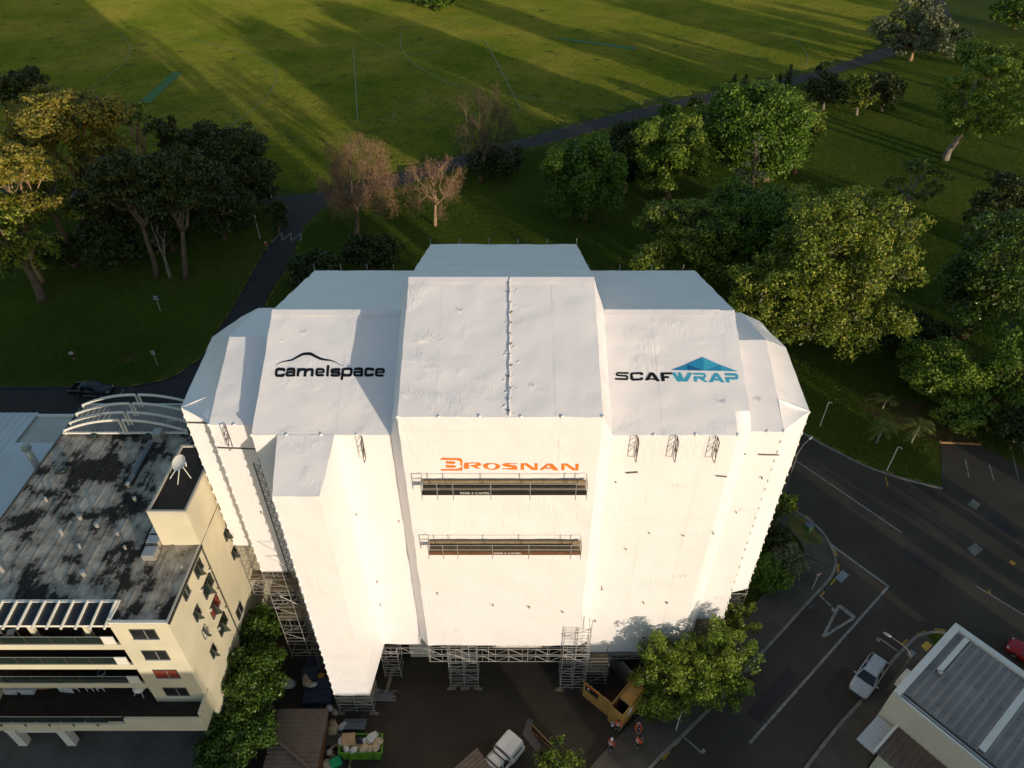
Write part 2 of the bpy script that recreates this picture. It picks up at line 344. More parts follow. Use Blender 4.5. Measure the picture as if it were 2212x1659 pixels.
# markings, children of the road they are painted on
def ln(name, a, b, w, parent, m='paint', z=.02): return ribbon_faces(MB(), [G(*a), G(*b)], w, z).build(name, M[m], parent)
ln('centre_line', (1722, 997), (1948, 1151), .14, road); ln('centre_line', (2108, 1266), (2330, 1400), .14, road)
ln('centre_line', (1918, 1268), (1619, 1606), .22, road); ln('limit_line', (1794, 1176), (1920, 1268), .26, road)
for a, b, c in (((1770, 1286), (1802, 1316), (1797, 1320)), ((1900, 1379), (1942, 1409), (1895, 1385)), ((1478, 1593), (1516, 1627), (1522, 1619))):
    mb = MB(); ribbon_faces(mb, [G(*a), G(*b)], .16, .02)
    e = b if c != (1895, 1385) else a
    ribbon_faces(mb, [G(*e), G(*c)], .30, .0225); mb.build('parking_mark', M['paint'], road)
mb = MB(); t3 = [G(1812, 1308), G(1846, 1334), G(1778, 1376)]
for k in range(3):
    a, b = t3[k], t3[(k + 1) % 3]; ribbon_faces(mb, [a, b], .42 if k == 0 else .24, .02 + k * .002)
mb.build('give_way_triangle', M['paint'], road)
for a, b in (((1740, 1114), (1757, 1128)), ((1769, 1143), (1784, 1160)), ((1799, 1183), (1808, 1200)), ((1811, 1218), (1810, 1237)), ((1804, 1251), (1793, 1265)), ((1781, 1278), (1773, 1287)), ((1980, 1371), (2000, 1364)), ((1948, 1393), (1960, 1382)), ((2019, 1359), (2042, 1362)), ((1455, 1612), (1468, 1600)), ((1432, 1640), (1446, 1622))):
    ln('yellow_dash', a, b, .20, road, 'paint_y')
dashes('yellow_dashes', UE[6:], 1.5, 1.5, .12, .02, M['paint_y'], road, .5).location.z = 0
ln('yellow_dash', (1918, 1052), (1913, 1028), .12, road, 'paint_y'); ln('yellow_dash', (2182, 1212), (2192, 1220), .5, road, 'paint_y')
for a in ((2112, 1265), (2106, 1276)): pass
MB().poly([G(2130, 1282), G(2138, 1272), (G(2140, 1282))], .02).build('yellow_arrow', M['paint_y'], road)
dashes('yellow_dashes', A1[24:78], 1.4, 1.6, .14, .02, M['paint_y'], park_road, .35)
dashes('yellow_dashes', A3[90:150], 1.4, 1.6, .14, .02, M['paint_y'], park_road, .35)
dashes('yellow_dashes', A2[36:96], 2.2, 3.2, .20, .02, M['paint_y'], park_road, -.3)
dashes('yellow_dashes', A3[48:100], 2.2, 3.2, .20, .02, M['paint_y'], park_road, .3)
for q in (((2102, 1078), (2118, 1089), (2108, 1101), (2090, 1090)), ((2089, 1185), (2106, 1173), (2124, 1187), (2105, 1202))):
    MB().poly([G(*p) for p in q], .021).build('patch_plate', M['kerb'], road)
MB().prism([G(1803, 1249), G(1819, 1232), G(1834, 1242), G(1818, 1260)], .012, .035).build('steel_cover', M['steelplate'], road)
for q in (((1850, 1075), (1905, 1108), (1888, 1128), (1834, 1094)), ((1960, 1180), (2040, 1230), (2028, 1246), (1950, 1196)), ((1700, 1440), (1728, 1462), (1640, 1562), (1612, 1540)), ((2140, 1110), (2200, 1150), (2190, 1166), (2130, 1126)), ((1820, 1440), (1836, 1452), (1790, 1506), (1775, 1494))):
    MB().poly([G(*p) for p in q], .0165).build('repair_patch', M['asphalt_old'], road)
for x, y in ((1792, 1270), (1752, 1310), (1625, 1448), (1935, 1432)):
    p = G(x, y); o = MB().box((p.x, p.y, .014), (.75, .45, .012), R(40)).build('drain_grate', M['frame_dark'], road)
# verges and beds
tag(MB().poly([G(*p) for p in ((1705, 1108), (1722, 1112), (1757, 1140), (1778, 1168), (1770, 1178), (1738, 1175), (1712, 1150), (1700, 1130))], .115).build('dry_verge', M['drygrass']), kind='structure')
tag(MB().poly([G(*p) for p in ((1880, 850), (2030, 880), (2110, 935), (2120, 958), (2032, 956), (1985, 945), (1940, 930), (1850, 880))], .02).build('mulch_bed', M['mulch']), kind='structure')
tag(MB().poly([G(*p) for p in ((2000, 1368), (2030, 1362), (2050, 1390), (2020, 1400))], .115).build('grass_corner', M['grass']), kind='structure')
tag(MB().prism([G(1989, 1396), G(2001, 1386), (G(2013, 1396)), G(2000, 1409)], .10, .118).build('tactile_pad', M['tactile']), kind='structure')
tag(MB().prism([G(1957, 1413), G(1968, 1404), (G(1978, 1413)), G(1966, 1424)], .10, .116).build('service_cover', M['steelplate']), kind='structure')
tag(MB().poly([G(*p) for p in ((254, 781), (265, 771), (290, 770), (282, 784))], .02).build('bare_patch', M['mulch']), kind='structure')
# park field: sports lines and cricket strips, parts of the ground
def fl(pts, w=.32, n=8): return ribbon_faces(MB(), gl(pts, n), w * .62, .13).build('field_line', M['line'], ground)
fl([(763, 103), (773, 262)], .35, 1); fl([(773, 262), (960, 250), (1126, 237)], .22, 1); fl([(1126, 237), (1048, 88)], .35, 1); fl([(763, 103), (1048, 88)], .22, 1)
fl([(846, 257), (860, 238), (900, 222), (950, 216), (985, 226)], .25); fl([(822, 99), (845, 113), (900, 119), (960, 110), (993, 92)], .3)
fl([(945, 33), (900, 45), (870, 70), (866, 100), (885, 130), (920, 155), (970, 180), (1040, 200), (1126, 210), (1230, 225), (1330, 230), (1475, 205)], .3)
fl([(130, 42), (200, 52), (255, 72), (280, 100), (270, 135), (220, 175), (175, 205)], .3)
fl([(310, 68), (380, 78), (450, 95), (520, 112), (575, 132), (598, 160), (585, 195), (550, 235), (490, 280)], .35)
fl([(1690, 70), (1720, 90), (1742, 118), (1742, 138), (1715, 152)], .3); fl([(945, 33), (1072, 68)], .25, 1)
fl([(1030, 30), (1180, 10)], .2, 1); fl([(1500, 150), (1760, 80)], .2, 1)
for q in (((300, 223), (373, 157), (394, 158), (325, 224)), ((1207, 82), (1378, 104), (1368, 109), (1200, 85))):
    MB().poly([G(*p) for p in q], .16).build('cricket_strip', M['turf'], ground)

# ---------------------------------------------------------------- the wrapped building
rngW = random.Random(4)
def disp(p):
    return Vector((noise.noise(p * .9 + Vector((7, 0, 0))), noise.noise(p * .9 + Vector((0, 13, 0))), noise.noise(p * .9 + Vector((0, 0, 19))))) * .05 \
         + Vector((noise.noise(p * 2.4), noise.noise(p * 2.4 + Vector((31, 0, 0))), noise.noise(p * 2.4 + Vector((0, 17, 5))))) * .010
wb = empty('wrapped_building', (0, 38, 0), 0, 'tall building fully sheathed in taut white shrink wrap with stepped roofs', 'building')
inv = Vector((0, -38, 0))
def wsheet(name, a, b, c, d, step=.45, parent=wb, m=None, sag=.0):
    """taut sheet between four corners (a,b low edge; d,c high edge), creased a little"""
    a, b, c, d = (Vector(q) for q in (a, b, c, d))
    nx = max(2, int(max((b - a).length, (c - d).length) / step)); ny = max(2, int(max((d - a).length, (c - b).length) / step))
    V = []; F = []
    for j in range(ny + 1):
        v = j / ny
        for i in range(nx + 1):
            u = i / nx; p = (a.lerp(b, u)).lerp(d.lerp(c, u), v); V.append(p + disp(p) + inv)
    for j in range(ny):
        for i in range(nx): k = j * (nx + 1) + i; F.append((k, k + 1, k + nx + 2, k + nx + 1))
    me = bpy.data.meshes.new(name); me.from_pydata([tuple(v) for v in V], [], F); me.polygons.foreach_set('use_smooth', [True] * len(F)); me.update()
    return link(name, me, parent, m or M['wrap'])
# section: (x0, x1, front Y, eave z, ridge Y, ridge z, back Y, back z, hem z)
SEC = {'M': (-6.85, 5.43, 31.7, 31.8, 41.0, 35.85, 53.9, 31.5, 6.8), 'C': (-16.55, -7.7, 33.0, 29.1, 41.3, 33.1, 52.3, 29.9, 4.8),
       'Rr': (6.35, 14.35, 33.0, 29.1, 41.3, 33.1, 52.3, 29.9, 3.6), 'Rn': (14.35, 15.35, 34.5, 29.82, 41.3, 33.1, 52.3, 29.9, 3.6),
       'B': (-19.9, -16.6, 34.5, 28.6, 41.0, 31.1, 47.0, 29.6, 12.9), 'Bp': (15.8, 18.0, 34.5, 28.0, 41.0, 30.8, 47.0, 29.2, 6.3)}
def section(k, ridge_strip=True):
    x0, x1, yf, ze, yr, zr, yb, zb, zh = SEC[k]
    wsheet('front_sheet', (x0, yf, zh), (x1, yf, zh), (x1, yf, ze), (x0, yf, ze))
    wsheet('roof_sheet', (x0, yf, ze), (x1, yf, ze), (x1, yr, zr), (x0, yr, zr))
    wsheet('rear_roof_sheet', (x0, yr, zr), (x1, yr, zr), (x1, yb, zb), (x0, yb, zb))
    wsheet('rear_sheet', (x1, yb, 3), (x0, yb, 3), (x0, yb, zb), (x1, yb, zb), 1.2)
for k in SEC: section(k)
def side(name, p):                                     # four-corner side facets
    wsheet(name, *p)
# transitions between centre and wings (sloping valleys and slanted returns)
for s, xa, xb, kz in ((-1, -6.85, -7.7, 'C'), (1, 5.43, 6.35, 'Rr')):
    mY, mZ, mR, mRz, mB, mBz, mh = 31.7, 31.8, 41.0, 35.85, 53.9, 31.5, 6.8
    _, _, yf, ze, yr, zr, yb, zb, zh = SEC[kz]
    q = [((xb, yf, zh + (mh - zh) * .5), (xa, mY, mh), (xa, mY, mZ), (xb, yf, ze)), ((xb, yf, ze), (xa, mY, mZ), (xa, mR, mRz), (xb, yr, zr)), ((xb, yr, zr), (xa, mR, mRz), (xa, mB, mBz), (xb, yb, zb))]
    for i, c in enumerate(q):
        if s > 0: c = (c[1], c[0], c[3], c[2])
        wsheet(('return_sheet', 'valley_sheet', 'valley_sheet')[i], *c)
# projecting tower on the left wing
TX0, TX1, TY, TZ, TH = -14.65, -11.75, 29.4, 27.36, 3.1
wsheet('tower_front_sheet', (TX0, TY, TH), (TX1, TY, TH), (TX1, TY, TZ), (TX0, TY, TZ))
wsheet('tower_side_sheet', (TX1, TY, TH), (TX1 + .9, 33.0, 4.8), (TX1 + .5, 33.0, 29.12), (TX1, TY, TZ))
wsheet('tower_side_sheet', (TX0 - .3, 33.0, 4.8), (TX0, TY, TH), (TX0, TY, TZ), (TX0 - .3, 33.0, 29.12))
wsheet('tower_roof_sheet', (TX0, TY, TZ), (TX1, TY, TZ), (TX1 + .5, 33.0, 29.12), (TX0 - .3, 33.0, 29.12))
# step in the right wing, slanted faces beside it
wsheet('return_sheet', (14.35, 33.0, 3.6), (15.8, 34.5, 3.9), (15.8, 34.5, 28.0), (14.35, 33.0, 29.1))
wsheet('return_sheet', (14.35, 33.0, 29.1), (15.8, 34.5, 28.0), (15.35, 34.5, 29.82), (14.35, 34.5, 29.82))
wsheet('valley_sheet', (15.35, 34.5, 29.82), (15.8, 34.5, 28.0), (15.8, 41, 30.8), (15.35, 41.3, 33.1))
wsheet('valley_sheet', (15.35, 41.3, 33.1), (15.8, 41, 30.8), (15.8, 47, 29.2), (15.35, 52.3, 29.9))
wsheet('valley_sheet', (-16.6, 34.5, 28.6), (-16.55, 33.0, 29.1), (-16.55, 41.3, 33.1), (-16.6, 41, 31.1))
wsheet('valley_sheet', (-16.6, 41, 31.1), (-16.55, 41.3, 33.1), (-16.55, 52.3, 29.9), (-16.6, 47, 29.6))
wsheet('return_sheet', (-16.6, 34.5, 4.8), (-16.55, 33.0, 4.8), (-16.55, 33.0, 29.1), (-16.6, 34.5, 28.6))
# low end bays with roofs falling outwards
wsheet('end_front_sheet', (-22.8, 37, 13), (-19.9, 37, 13), (-19.9, 37, 29.35), (-22.8, 37, 28.0))
wsheet('end_roof_sheet', (-22.8, 37, 28.0), (-19.9, 34.6, 28.6), (-19.9, 41, 31.1), (-23.2, 45, 28.2))
wsheet('end_roof_sheet', (-23.2, 45, 28.2), (-19.9, 41, 31.1), (-19.9, 47, 29.6), (-21.4, 47, 28.8))
wsheet('return_sheet', (-19.9, 37, 12.9), (-19.9, 34.5, 12.9), (-19.9, 34.5, 28.6), (-19.9, 37, 29.35))
wsheet('end_side_sheet', (-23.2, 47, 5), (-22.8, 37, 13), (-22.8, 37, 28.0), (-23.2, 45, 28.2), 1.0)
wsheet('end_front_sheet', (18.0, 36.7, 6.4), (20.8, 37.4, 6.4), (20.8, 37.4, 27.3), (18.0, 36.7, 29.0))
wsheet('end_roof_sheet', (18.0, 34.6, 28.0), (20.8, 37.4, 27.3), (21.2, 44.5, 27.6), (18.0, 41, 30.8))
wsheet('end_roof_sheet', (18.0, 41, 30.8), (21.2, 44.5, 27.6), (19.6, 47, 28.4), (18.0, 47, 29.2))
wsheet('return_sheet', (18.0, 34.5, 6.3), (18.0, 36.7, 6.3), (18.0, 36.7, 29.0), (18.0, 34.5, 28.0))
wsheet('end_side_sheet', (20.8, 37.4, 6.4), (21.2, 47, 6), (21.2, 44.5, 27.6), (20.8, 37.4, 27.3), 1.0)
# weld seams, ridge caps and the battened joint down the middle
def W(p): return Vector(p) + inv
def ridge_cap(x0, x1, y, z, y2, z2):
    MB().quad(W((x0, y - .42, z - .12)), W((x1, y - .42, z - .12)), W((x1, y, z + .07)), W((x0, y, z + .07))).quad(W((x0, y, z + .07)), W((x1, y, z + .07)), W((x1, y + .3, z - .02)), W((x0, y + .3, z - .02))).build('ridge_cap', M['wrap'], wb)
for k in ('M', 'C', 'Rr'): x0, x1, yf, ze, yr, zr, yb, zb, zh = SEC[k]; ridge_cap(x0, x1, yr, zr, yb, zb)
def roofpt(k, x, t):
    x0, x1, yf, ze, yr, zr, yb, zb, zh = SEC[k]; return Vector((x, yf + (yr - yf) * t, ze + (zr - ze) * t))
mb = MB(); L = [W(roofpt('M', -.16 + .03 * math.sin(i * 1.7), i / 30) + Vector((0, 0, .08))) for i in range(31)]; mb.tube(L, .05, 5); mb.build('joint_batten', M['wrap'], wb, True)
for i in range(13):
    p = W(roofpt('M', -.16 + rngW.uniform(-.06, .06), (i + .4) / 13) + Vector((0, 0, .12))); mb = MB()
    mb.box(p + Vector((0, 0, -.03)), (.11, .17, .07), rngW.uniform(-.6, .6)); mb.box(p + Vector((rngW.uniform(-.1, .1), .1, -.05)), (.2, .05, .05), rngW.uniform(-.8, .8)); mb.build('clamp', M['plank'] if i % 3 == 0 else M['steel'], wb)
for i in range(22):                                    # puckered tails beside the joint
    t = rngW.random(); x = -.16 + rngW.choice((-1, 1)) * rngW.uniform(.12, .5); p = roofpt('M', x, t); p = W(p + disp(p)); a = rngW.uniform(-.9, .9)
    MB().tube([p + Vector((-.2 * math.cos(a), -.2 * math.sin(a), -.08)), p + Vector((0, 0, .01)), p + Vector((.2 * math.cos(a), .2 * math.sin(a), .09))], [.01, .025, .01], 4).build('crease', M['wrap'], wb, True)
for k, xs in (('M', (-4.6, 2.6)), ('C', (-11.2,)), ('Rr', (9.6,))):
    x0, x1, yf, ze, yr, zr, yb, zb, zh = SEC[k]
    for x in xs:
        rows = []
        for i in range(25):
            a = roofpt(k, x, i / 24); b2 = roofpt(k, x + .12, i / 24); rows.append([W(a + disp(a)) + Vector((0, -.003, .007)), W(b2 + disp(b2)) + Vector((0, -.003, .007))])
        MB().loft(rows).build('weld_seam', M['wrap'], wb)
# welded joints and stretch creases on the fronts
def on_front(k, x, z): Y = SEC[k][2] if k in SEC else TY; p = Vector((x, Y, z)); return W(p + disp(p)) + Vector((0, -.010, 0))
for k, x0, x1, z0, z1 in (('M', -4.3, -4.18, 7, 31.6), ('M', 2.9, 3.02, 7, 31.6), ('Rr', 9.2, 9.3, 4, 29), ('Rr', 12.4, 12.5, 4, 29), ('C', -9.5, -9.4, 5, 29), ('T', -13.2, -13.1, 3.3, 27.2), ('B', -18.3, -18.2, 13, 28.4)):
    n = int((z1 - z0) / .45); MB().loft([[on_front(k, x0, z0 + (z1 - z0) * i / n), on_front(k, x1, z0 + (z1 - z0) * i / n)] for i in range(n + 1)]).build('weld_seam', M['wrap'], wb)
for k, xa, xb, z in (('M', -6.7, 5.3, 30.6), ('M', -6.7, 5.3, 12.6), ('Rr', 6.5, 14.2, 21.0), ('Rr', 6.5, 14.2, 12.8), ('C', -11, -7.9, 15.5), ('T', -14.5, -11.9, 9.0), ('T', -14.5, -11.9, 18.2)):
    n = int((xb - xa) / .45); MB().loft([[on_front(k, xa + (xb - xa) * i / n, z + .1), on_front(k, xa + (xb - xa) * i / n, z)] for i in range(n + 1)]).build('weld_seam', M['wrap'], wb)
rc = random.Random(12)
for k, x, z, n, L in (('M', -5.6, 29.6, 9, .9), ('M', -3.2, 10.2, 7, .9), ('M', 3.6, 25, 6, .7), ('M', -4.8, 8.6, 8, 1.1), ('Rr', 8.2, 20.6, 9, .8), ('Rr', 11.3, 24.2, 8, .7), ('Rr', 12.9, 14, 8, .9), ('T', -13.3, 5.2, 14, 1.6), ('T', -12.4, 12, 8, .9), ('C', -9, 10, 9, .9), ('C', -9.6, 6.2, 8, 1.2), ('B', -18.6, 21, 8, .8), ('Bp', 16.8, 20, 7, .8), ('Bp', 17.2, 9, 8, 1.0)):
    for i in range(n):
        px = x + (i - n / 2) * .13 + rc.uniform(-.05, .05); t = rc.uniform(-.25, .25); l = L * rc.uniform(.5, 1.1)
        a, m_, b2 = on_front(k, px, z), on_front(k, px + t * l * .5, z + l * .5), on_front(k, px + t * l, z + l); MB().tube([a + Vector((0, .02, 0)), m_ + Vector((0, .004, 0)), b2 + Vector((0, .02, 0))], [.008, .02, .008], 4).build('crease', M['wrap'], wb, True)
for k, x, t0, n, L, sp in (('M', -5.3, .50, 11, 1.1, 1.2), ('M', -5.0, .30, 8, .8, .8), ('M', -3.4, .72, 8, .7, .3), ('M', 1.2, .18, 7, .7, .3), ('M', -6.2, .12, 8, .9, .8), ('C', -15.6, .72, 7, .6, .3), ('C', -14.2, .78, 6, .6, .3), ('Rr', 13.6, .22, 7, .7, .5), ('Bp', 16.6, .3, 9, .9, .4)):
    for i in range(n):
        u_ = (i / (n - 1) - .5) * sp * 2; p0 = roofpt(k, x + u_ * .25, t0); l = L * rc.uniform(.6, 1.1); dx, dt = math.sin(u_) * l, math.cos(u_) * l * .1
        p1 = roofpt(k, x + u_ * .25 + dx, t0 + dt); q = [W(v_ + disp(v_)) + Vector((0, 0, e)) for v_, e in ((p0, -.012), (p0.lerp(p1, .5), .006), (p1, -.012))]; MB().tube(q, [.008, .022, .008], 4).build('crease', M['wrap'], wb, True)
# roof-edge knobs where tube ends push up the sheet
for k in ('M', 'C', 'Rr', 'Bp', 'B'):
    x0, x1, yf, ze, yr, zr, yb, zb, zh = SEC[k]; n = max(2, int((x1 - x0) / 2.1))
    for i in range(n + 1):
        x = x0 + (x1 - x0) * i / n
        MB().blob(W((x, yf + .03, ze - .02)), (.13, .10, .12), i, .2, 7, 5).build('edge_knob', M['wrap'], wb, True)
        if k in 'MCRr': MB().tube([W((x, yb, zb - .1)), W((x, yb + .02, zb + .55))], .03, 5).build('tube_end', M['steel'], wb)
for (x, y, z0, z1) in ((20.8, 37.4, 6.6, 27.2), (-22.8, 37.0, 13.2, 27.8), (TX0, TY, 3.4, 27.2), (-19.9, 34.5, 13.2, 28.4), (18.0, 34.5, 6.6, 27.8)):
    z = z0
    while z < z1:
        MB().blob(W((x, y, z)), (.09, .09, .16), int(z * 3), .2, 6, 4).build('edge_knob', M['wrap'], wb, True); z += rngW.uniform(.8, 1.15)
# tube ends and ties poking through the front
spots = [(1143, 1310, 'M'), (862, 1125, 'C'), (783, 1143, 'C'), (822, 1305, 'C'), (1285, 1340, 'Rr'), (1378, 1170, 'Rr'), (1352, 1185, 'Rr'), (1402, 1150, 'Rr'), (1440, 1100, 'Rr'), (1475, 1155, 'Rr'), (1540, 1150, 'Rr'), (1545, 1105, 'Rr'), (1390, 1300, 'Rr'), (1440, 1300, 'Rr'), (1630, 1110, 'Bp'), (1590, 1105, 'Bp'), (1645, 1030, 'Bp'), (1005, 1310, 'M'), (1215, 1320, 'M'), (1065, 1305, 'M'), (965, 1310, 'M'), (945, 1280, 'M'), (710, 1115, 'C'), (800, 1300, 'C'), (815, 1255, 'C'), (770, 1110, 'C'), (1300, 1140, 'M'), (1300, 1270, 'M'), (1330, 1040, 'Rr'), (525, 1158, 'B'), (565, 1105, 'B')]
for i, (x, y, k) in enumerate([q for j, q in enumerate(spots) if j % 3 != 2]):
    p = atY(x, y, SEC[k][2] - .02); mb = MB(); r = rngW.uniform(.45, .8)
    mb.tube([W(p) + Vector((0, .2, 0)), W(p) + Vector((0, -.28 * r, 0))], .035, 5); mb.box(W(p) + Vector((0, -.16 * r, -.02)), (.10 * r, .10, .13 * r), .4)
    if i % 3 == 0: mb.tube([W(p) + Vector((-.15, -.1, rngW.uniform(-.1, .1))), W(p) + Vector((.15, -.1, rngW.uniform(-.1, .1)))], .02, 5)
    mb.build('tube_stub', M['darksteel'] if i % 2 else M['plank'], wb)
# horizontal joint bars on the front
for a, b, k in (((1352, 1022), (1378, 1020), 'Rr'), ((1547, 1028), (1570, 1030), 'Rr'), ((1585, 980), (1611, 981), 'Bp'), ((1638, 982), (1683, 983), 'Bp'), ((470, 967), (552, 970), 'B'), ((405, 913), (447, 914), 'A')):
    Y = 36.9 if k == 'A' else SEC[k][2] - .06
    pa, pb = atY(*a, Y), atY(*b, Y); MB().tube([W(pa), W(pb)], .05, 6).build('joint_bar', M['darksteel'], wb)
# ladder-frame brackets hung from the eaves
UNIT = MB().tube([(0, 0, 0), (0, 0, 1)], 1.0, 6).mesh('tube')
def rod(name, a, b, r, m, parent, base=None):
    a = Vector(a); b = Vector(b)
    if base is not None: a = a - base; b = b - base
    d = b - a; o = bpy.data.objects.new(name, UNITS[m]); COL.objects.link(o); o.parent = parent
    q = Vector((0, 0, 1)).rotation_difference(d.normalized()); o.rotation_mode = 'QUATERNION'
    o.location = a; o.rotation_quaternion = q; o.scale = (r, r, d.length); return o
UNITS = {}
for k in ('steel', 'darksteel', 'plank', 'timber', 'alu', 'white', 'black', 'frame_dark'): UNITS[k] = UNIT.copy(); UNITS[k].materials.append(M[k])
for (x, y, k) in ((782, 943, 'C'), (1378, 942, 'Rr'), (1463, 942, 'Rr'), (1550, 943, 'Rr'), (487, 918, 'B')):
    p = atY(x, y, SEC[k][2] - .1); mb = MB(); o = W(p); d = Vector((0, -1.0, 0)); dn = Vector((0, 0, -1.9))
    for a, b in (((0, 0, 0), dn), (d * .55, d * .55 + dn * .95), ((0, 0, 0), d * .55), (dn * .5, d * .55 + dn * .5), (dn * .28, d * .55 + dn * .5), ((0, 0, 0), d * .55 + dn * .25), (dn, d * .55 + dn * .95), (dn * .5, d * .55 + dn * .75)):
        mb.tube([o + Vector(a), o + Vector(b)], .028, 5)
    mb.build('ladder_bracket', M['darksteel'], wb)
# ---------------------------------------------------------------- printed names on the wrap
def ribbon2d(pts, w, closed=False):
    """left and right edge of a stroke with mitred joints (2D)"""
    n = len(pts); P = [Vector((p[0], p[1])) for p in pts]
    if not hasattr(w, '__len__'): w = [w] * n
    A = []; B = []
    for i in range(n):
        a = P[i - 1] if (i > 0 or closed) else None; b = P[(i + 1) % n] if (i < n - 1 or closed) else None
        t1 = (P[i] - a).normalized() if a is not None else None; t2 = (b - P[i]).normalized() if b is not None else None
        t1 = t1 or t2; t2 = t2 or t1; t = (t1 + t2); t = t.normalized() if t.length > 1e-6 else t1
        nn = Vector((-t.y, t.x)); k = max(.45, nn.dot(Vector((-t1.y, t1.x)))); h = w[i] / 2 / k
        A.append(P[i] + nn * h); B.append(P[i] - nn * h)
    if closed: A.append(A[0]); B.append(B[0])
    return A, B
class Print:
    def __init__(s, fn, p0, nrm, off): s.fn = fn; s.p = p0 + nrm * off; s.n = nrm; s.mb = MB(); s.k = 0
    def pt(s, c): x, y = s.fn(*c); q = onplane(x, y, s.p, s.n); return q + disp(q) + s.n * (.022 + .005 * (s.k % 4)) + inv
    def stroke(s, pts, w, closed=False):
        A, B = ribbon2d(pts, w, closed)
        for i in range(len(A) - 1): s.mb.quad(s.pt(A[i]), s.pt(B[i]), s.pt(B[i + 1]), s.pt(A[i + 1]))
        s.k += 1
    def poly(s, pts):
        q = [s.pt(p) for p in pts]; i = len(s.mb.v); s.mb.v += q
        e1 = Vector((1, 0, 0)); e2 = s.n.cross(e1)
        for t in tessellate_polygon([[Vector((v.dot(e1), v.dot(e2), 0)) for v in q]]): s.mb.f.append(tuple(i + k for k in t))
        s.k += 1
    def done(s, name, m): o = s.mb.build(name, m, wb); s.mb = MB(); return o
def arc(cx, cy, rx, ry, a0, a1, n=8, pw=.62):
    out = []
    for i in range(n + 1):
        a = R(a0 + (a1 - a0) * i / n); c, s = math.cos(a), math.sin(a)
        out.append((cx + rx * math.copysign(abs(c) ** pw, c), cy + ry * math.copysign(abs(s) ** pw, s)))
    return out
nC = Vector((0, -(33.1 - 29.1), 41.3 - 33.0)).normalized(); pC = Vector((-12, 33.0, 29.1))
slant = lambda x, y: (576 + (x - (y - 565) * .09) / 8, 743.04 + y / 8)
p = Print(slant, pC, nC, 0)
T_, Bt, Wd = 441, 549, 36                              # centre lines of top and bottom strokes, stroke width
mid = 495
def g_c(x0, x1): p.stroke([(x1, T_ + 34)] + arc(x1 - 34, T_ + 30, 34, 30, 0, -90, 5) + arc(x0 + 40, T_ + 40, 40, 40, -90, -180, 6) + arc(x0 + 40, Bt - 40, 40, 40, 180, 90, 6) + arc(x1 - 34, Bt - 30, 34, 30, 90, 0, 5) + [(x1, Bt - 34)], 47)
def g_e(x0, x1): p.stroke([(x0 + 18, mid), (x1 + 14, mid)], 27); p.stroke([(x1 - 2, mid - 2)] + arc(x1 - 38, T_ + 36, 38, 36, 0, -90, 5) + arc(x0 + 40, T_ + 40, 40, 40, -90, -180, 6) + arc(x0 + 40, Bt - 40, 40, 40, 180, 90, 6) + arc(x1 - 30, Bt - 24, 26, 24, 90, 10, 4), 44)
def g_a(x0, x1): p.stroke([(x0 + 14, T_ + 28)] + arc(x0 + 40, T_ + 22, 28, 22, 180, 270, 4) + arc(x1 - 36, T_ + 34, 36, 34, -90, 0, 5) + [(x1, 565)], 47); p.stroke([(x1 - 6, mid - 2)] + arc(x0 + 30, mid + 26, 30, 26, -90, -180, 5) + arc(x0 + 30, Bt - 26, 30, 26, 180, 90, 5) + [(x1 - 30, Bt), (x1 - 6, Bt - 14)], 38)
def g_l(x, y0=365, y1=565): p.stroke([(x, y0), (x, y1)], 44)
def g_s(x0, x1): p.stroke([(x1, T_ + 28)] + arc(x1 - 30, T_ + 24, 28, 24, 0, -90, 4) + arc(x0 + 30, T_ + 26, 30, 26, -90, -180, 4) + arc(x0 + 30, mid - 26, 30, 24, 180, 90, 4) + arc(x1 - 30, mid + 26, 30, 26, -90, 0, 4) + arc(x1 - 30, Bt - 26, 30, 26, 0, 90, 4) + arc(x0 + 30, Bt - 24, 28, 24, 90, 180, 4) + [(x0, Bt - 28)], 46)
LT = lambda: p.done('letter', M['logo_black'])
g_c(164, 292); LT(); g_a(346, 474); LT()
g_l(545, 428, 565); p.stroke([(552, T_ + 36)] + arc(596, T_ + 32, 34, 30, -180, -90, 3) + arc(628, T_ + 34, 36, 34, -90, 0, 5) + [(664, 565)], 46); p.stroke([(668, T_ + 36)] + arc(712, T_ + 32, 34, 30, -180, -90, 3) + arc(746, T_ + 34, 36, 34, -90, 0, 5) + [(782, 565)], 46); LT()
g_e(858, 984); LT(); g_l(1052, 365, 565); LT(); g_s(1122, 1250); LT(); g_l(1308, 428, 628)
p.stroke(arc(1346 + 10, T_ + 38, 44, 38, -180, -90, 4) + arc(1418, T_ + 40, 40, 40, -90, 0, 6) + arc(1418, Bt - 40, 40, 40, 0, 90, 6) + [(1346, Bt), (1318, Bt - 22)], 44); LT()
g_a(1512, 1638); LT(); g_c(1708, 1830); LT(); g_e(1892, 2016); LT()
hump = Print(lambda x, y: (576 + x / 8, 743.04 + y / 8), pC, nC, 0)
hp = smooth_line([Vector((x, y, 0)) for x, y in ((150, 394), (200, 345), (300, 302), (430, 278), (530, 228), (620, 182), (705, 170), (780, 180), (860, 222), (930, 255), (1000, 272), (1090, 278), (1180, 308), (1270, 362), (1340, 376))], 5)
hn = len(hp); hump.stroke([(q.x, q.y) for q in hp], [4 + 44 * max(0, math.sin(math.pi * min(1, max(0, (i / (hn - 1)) * 1.02)))) ** 1.5 for i in range(hn)]); hump.done('printed_emblem', M['logo_black'])
nR, pR = nC, Vector((10, 33.0, 29.1)); f2 = lambda x, y: (1313.3 + x * .1354, 754.56 + y * .1354)
q = Print(f2, pR, nR, 0)
q.stroke([(328, 379), (158, 377), (142, 386), (140, 412), (160, 424), (290, 428), (305, 440), (304, 476), (292, 483), (120, 482)], 30)
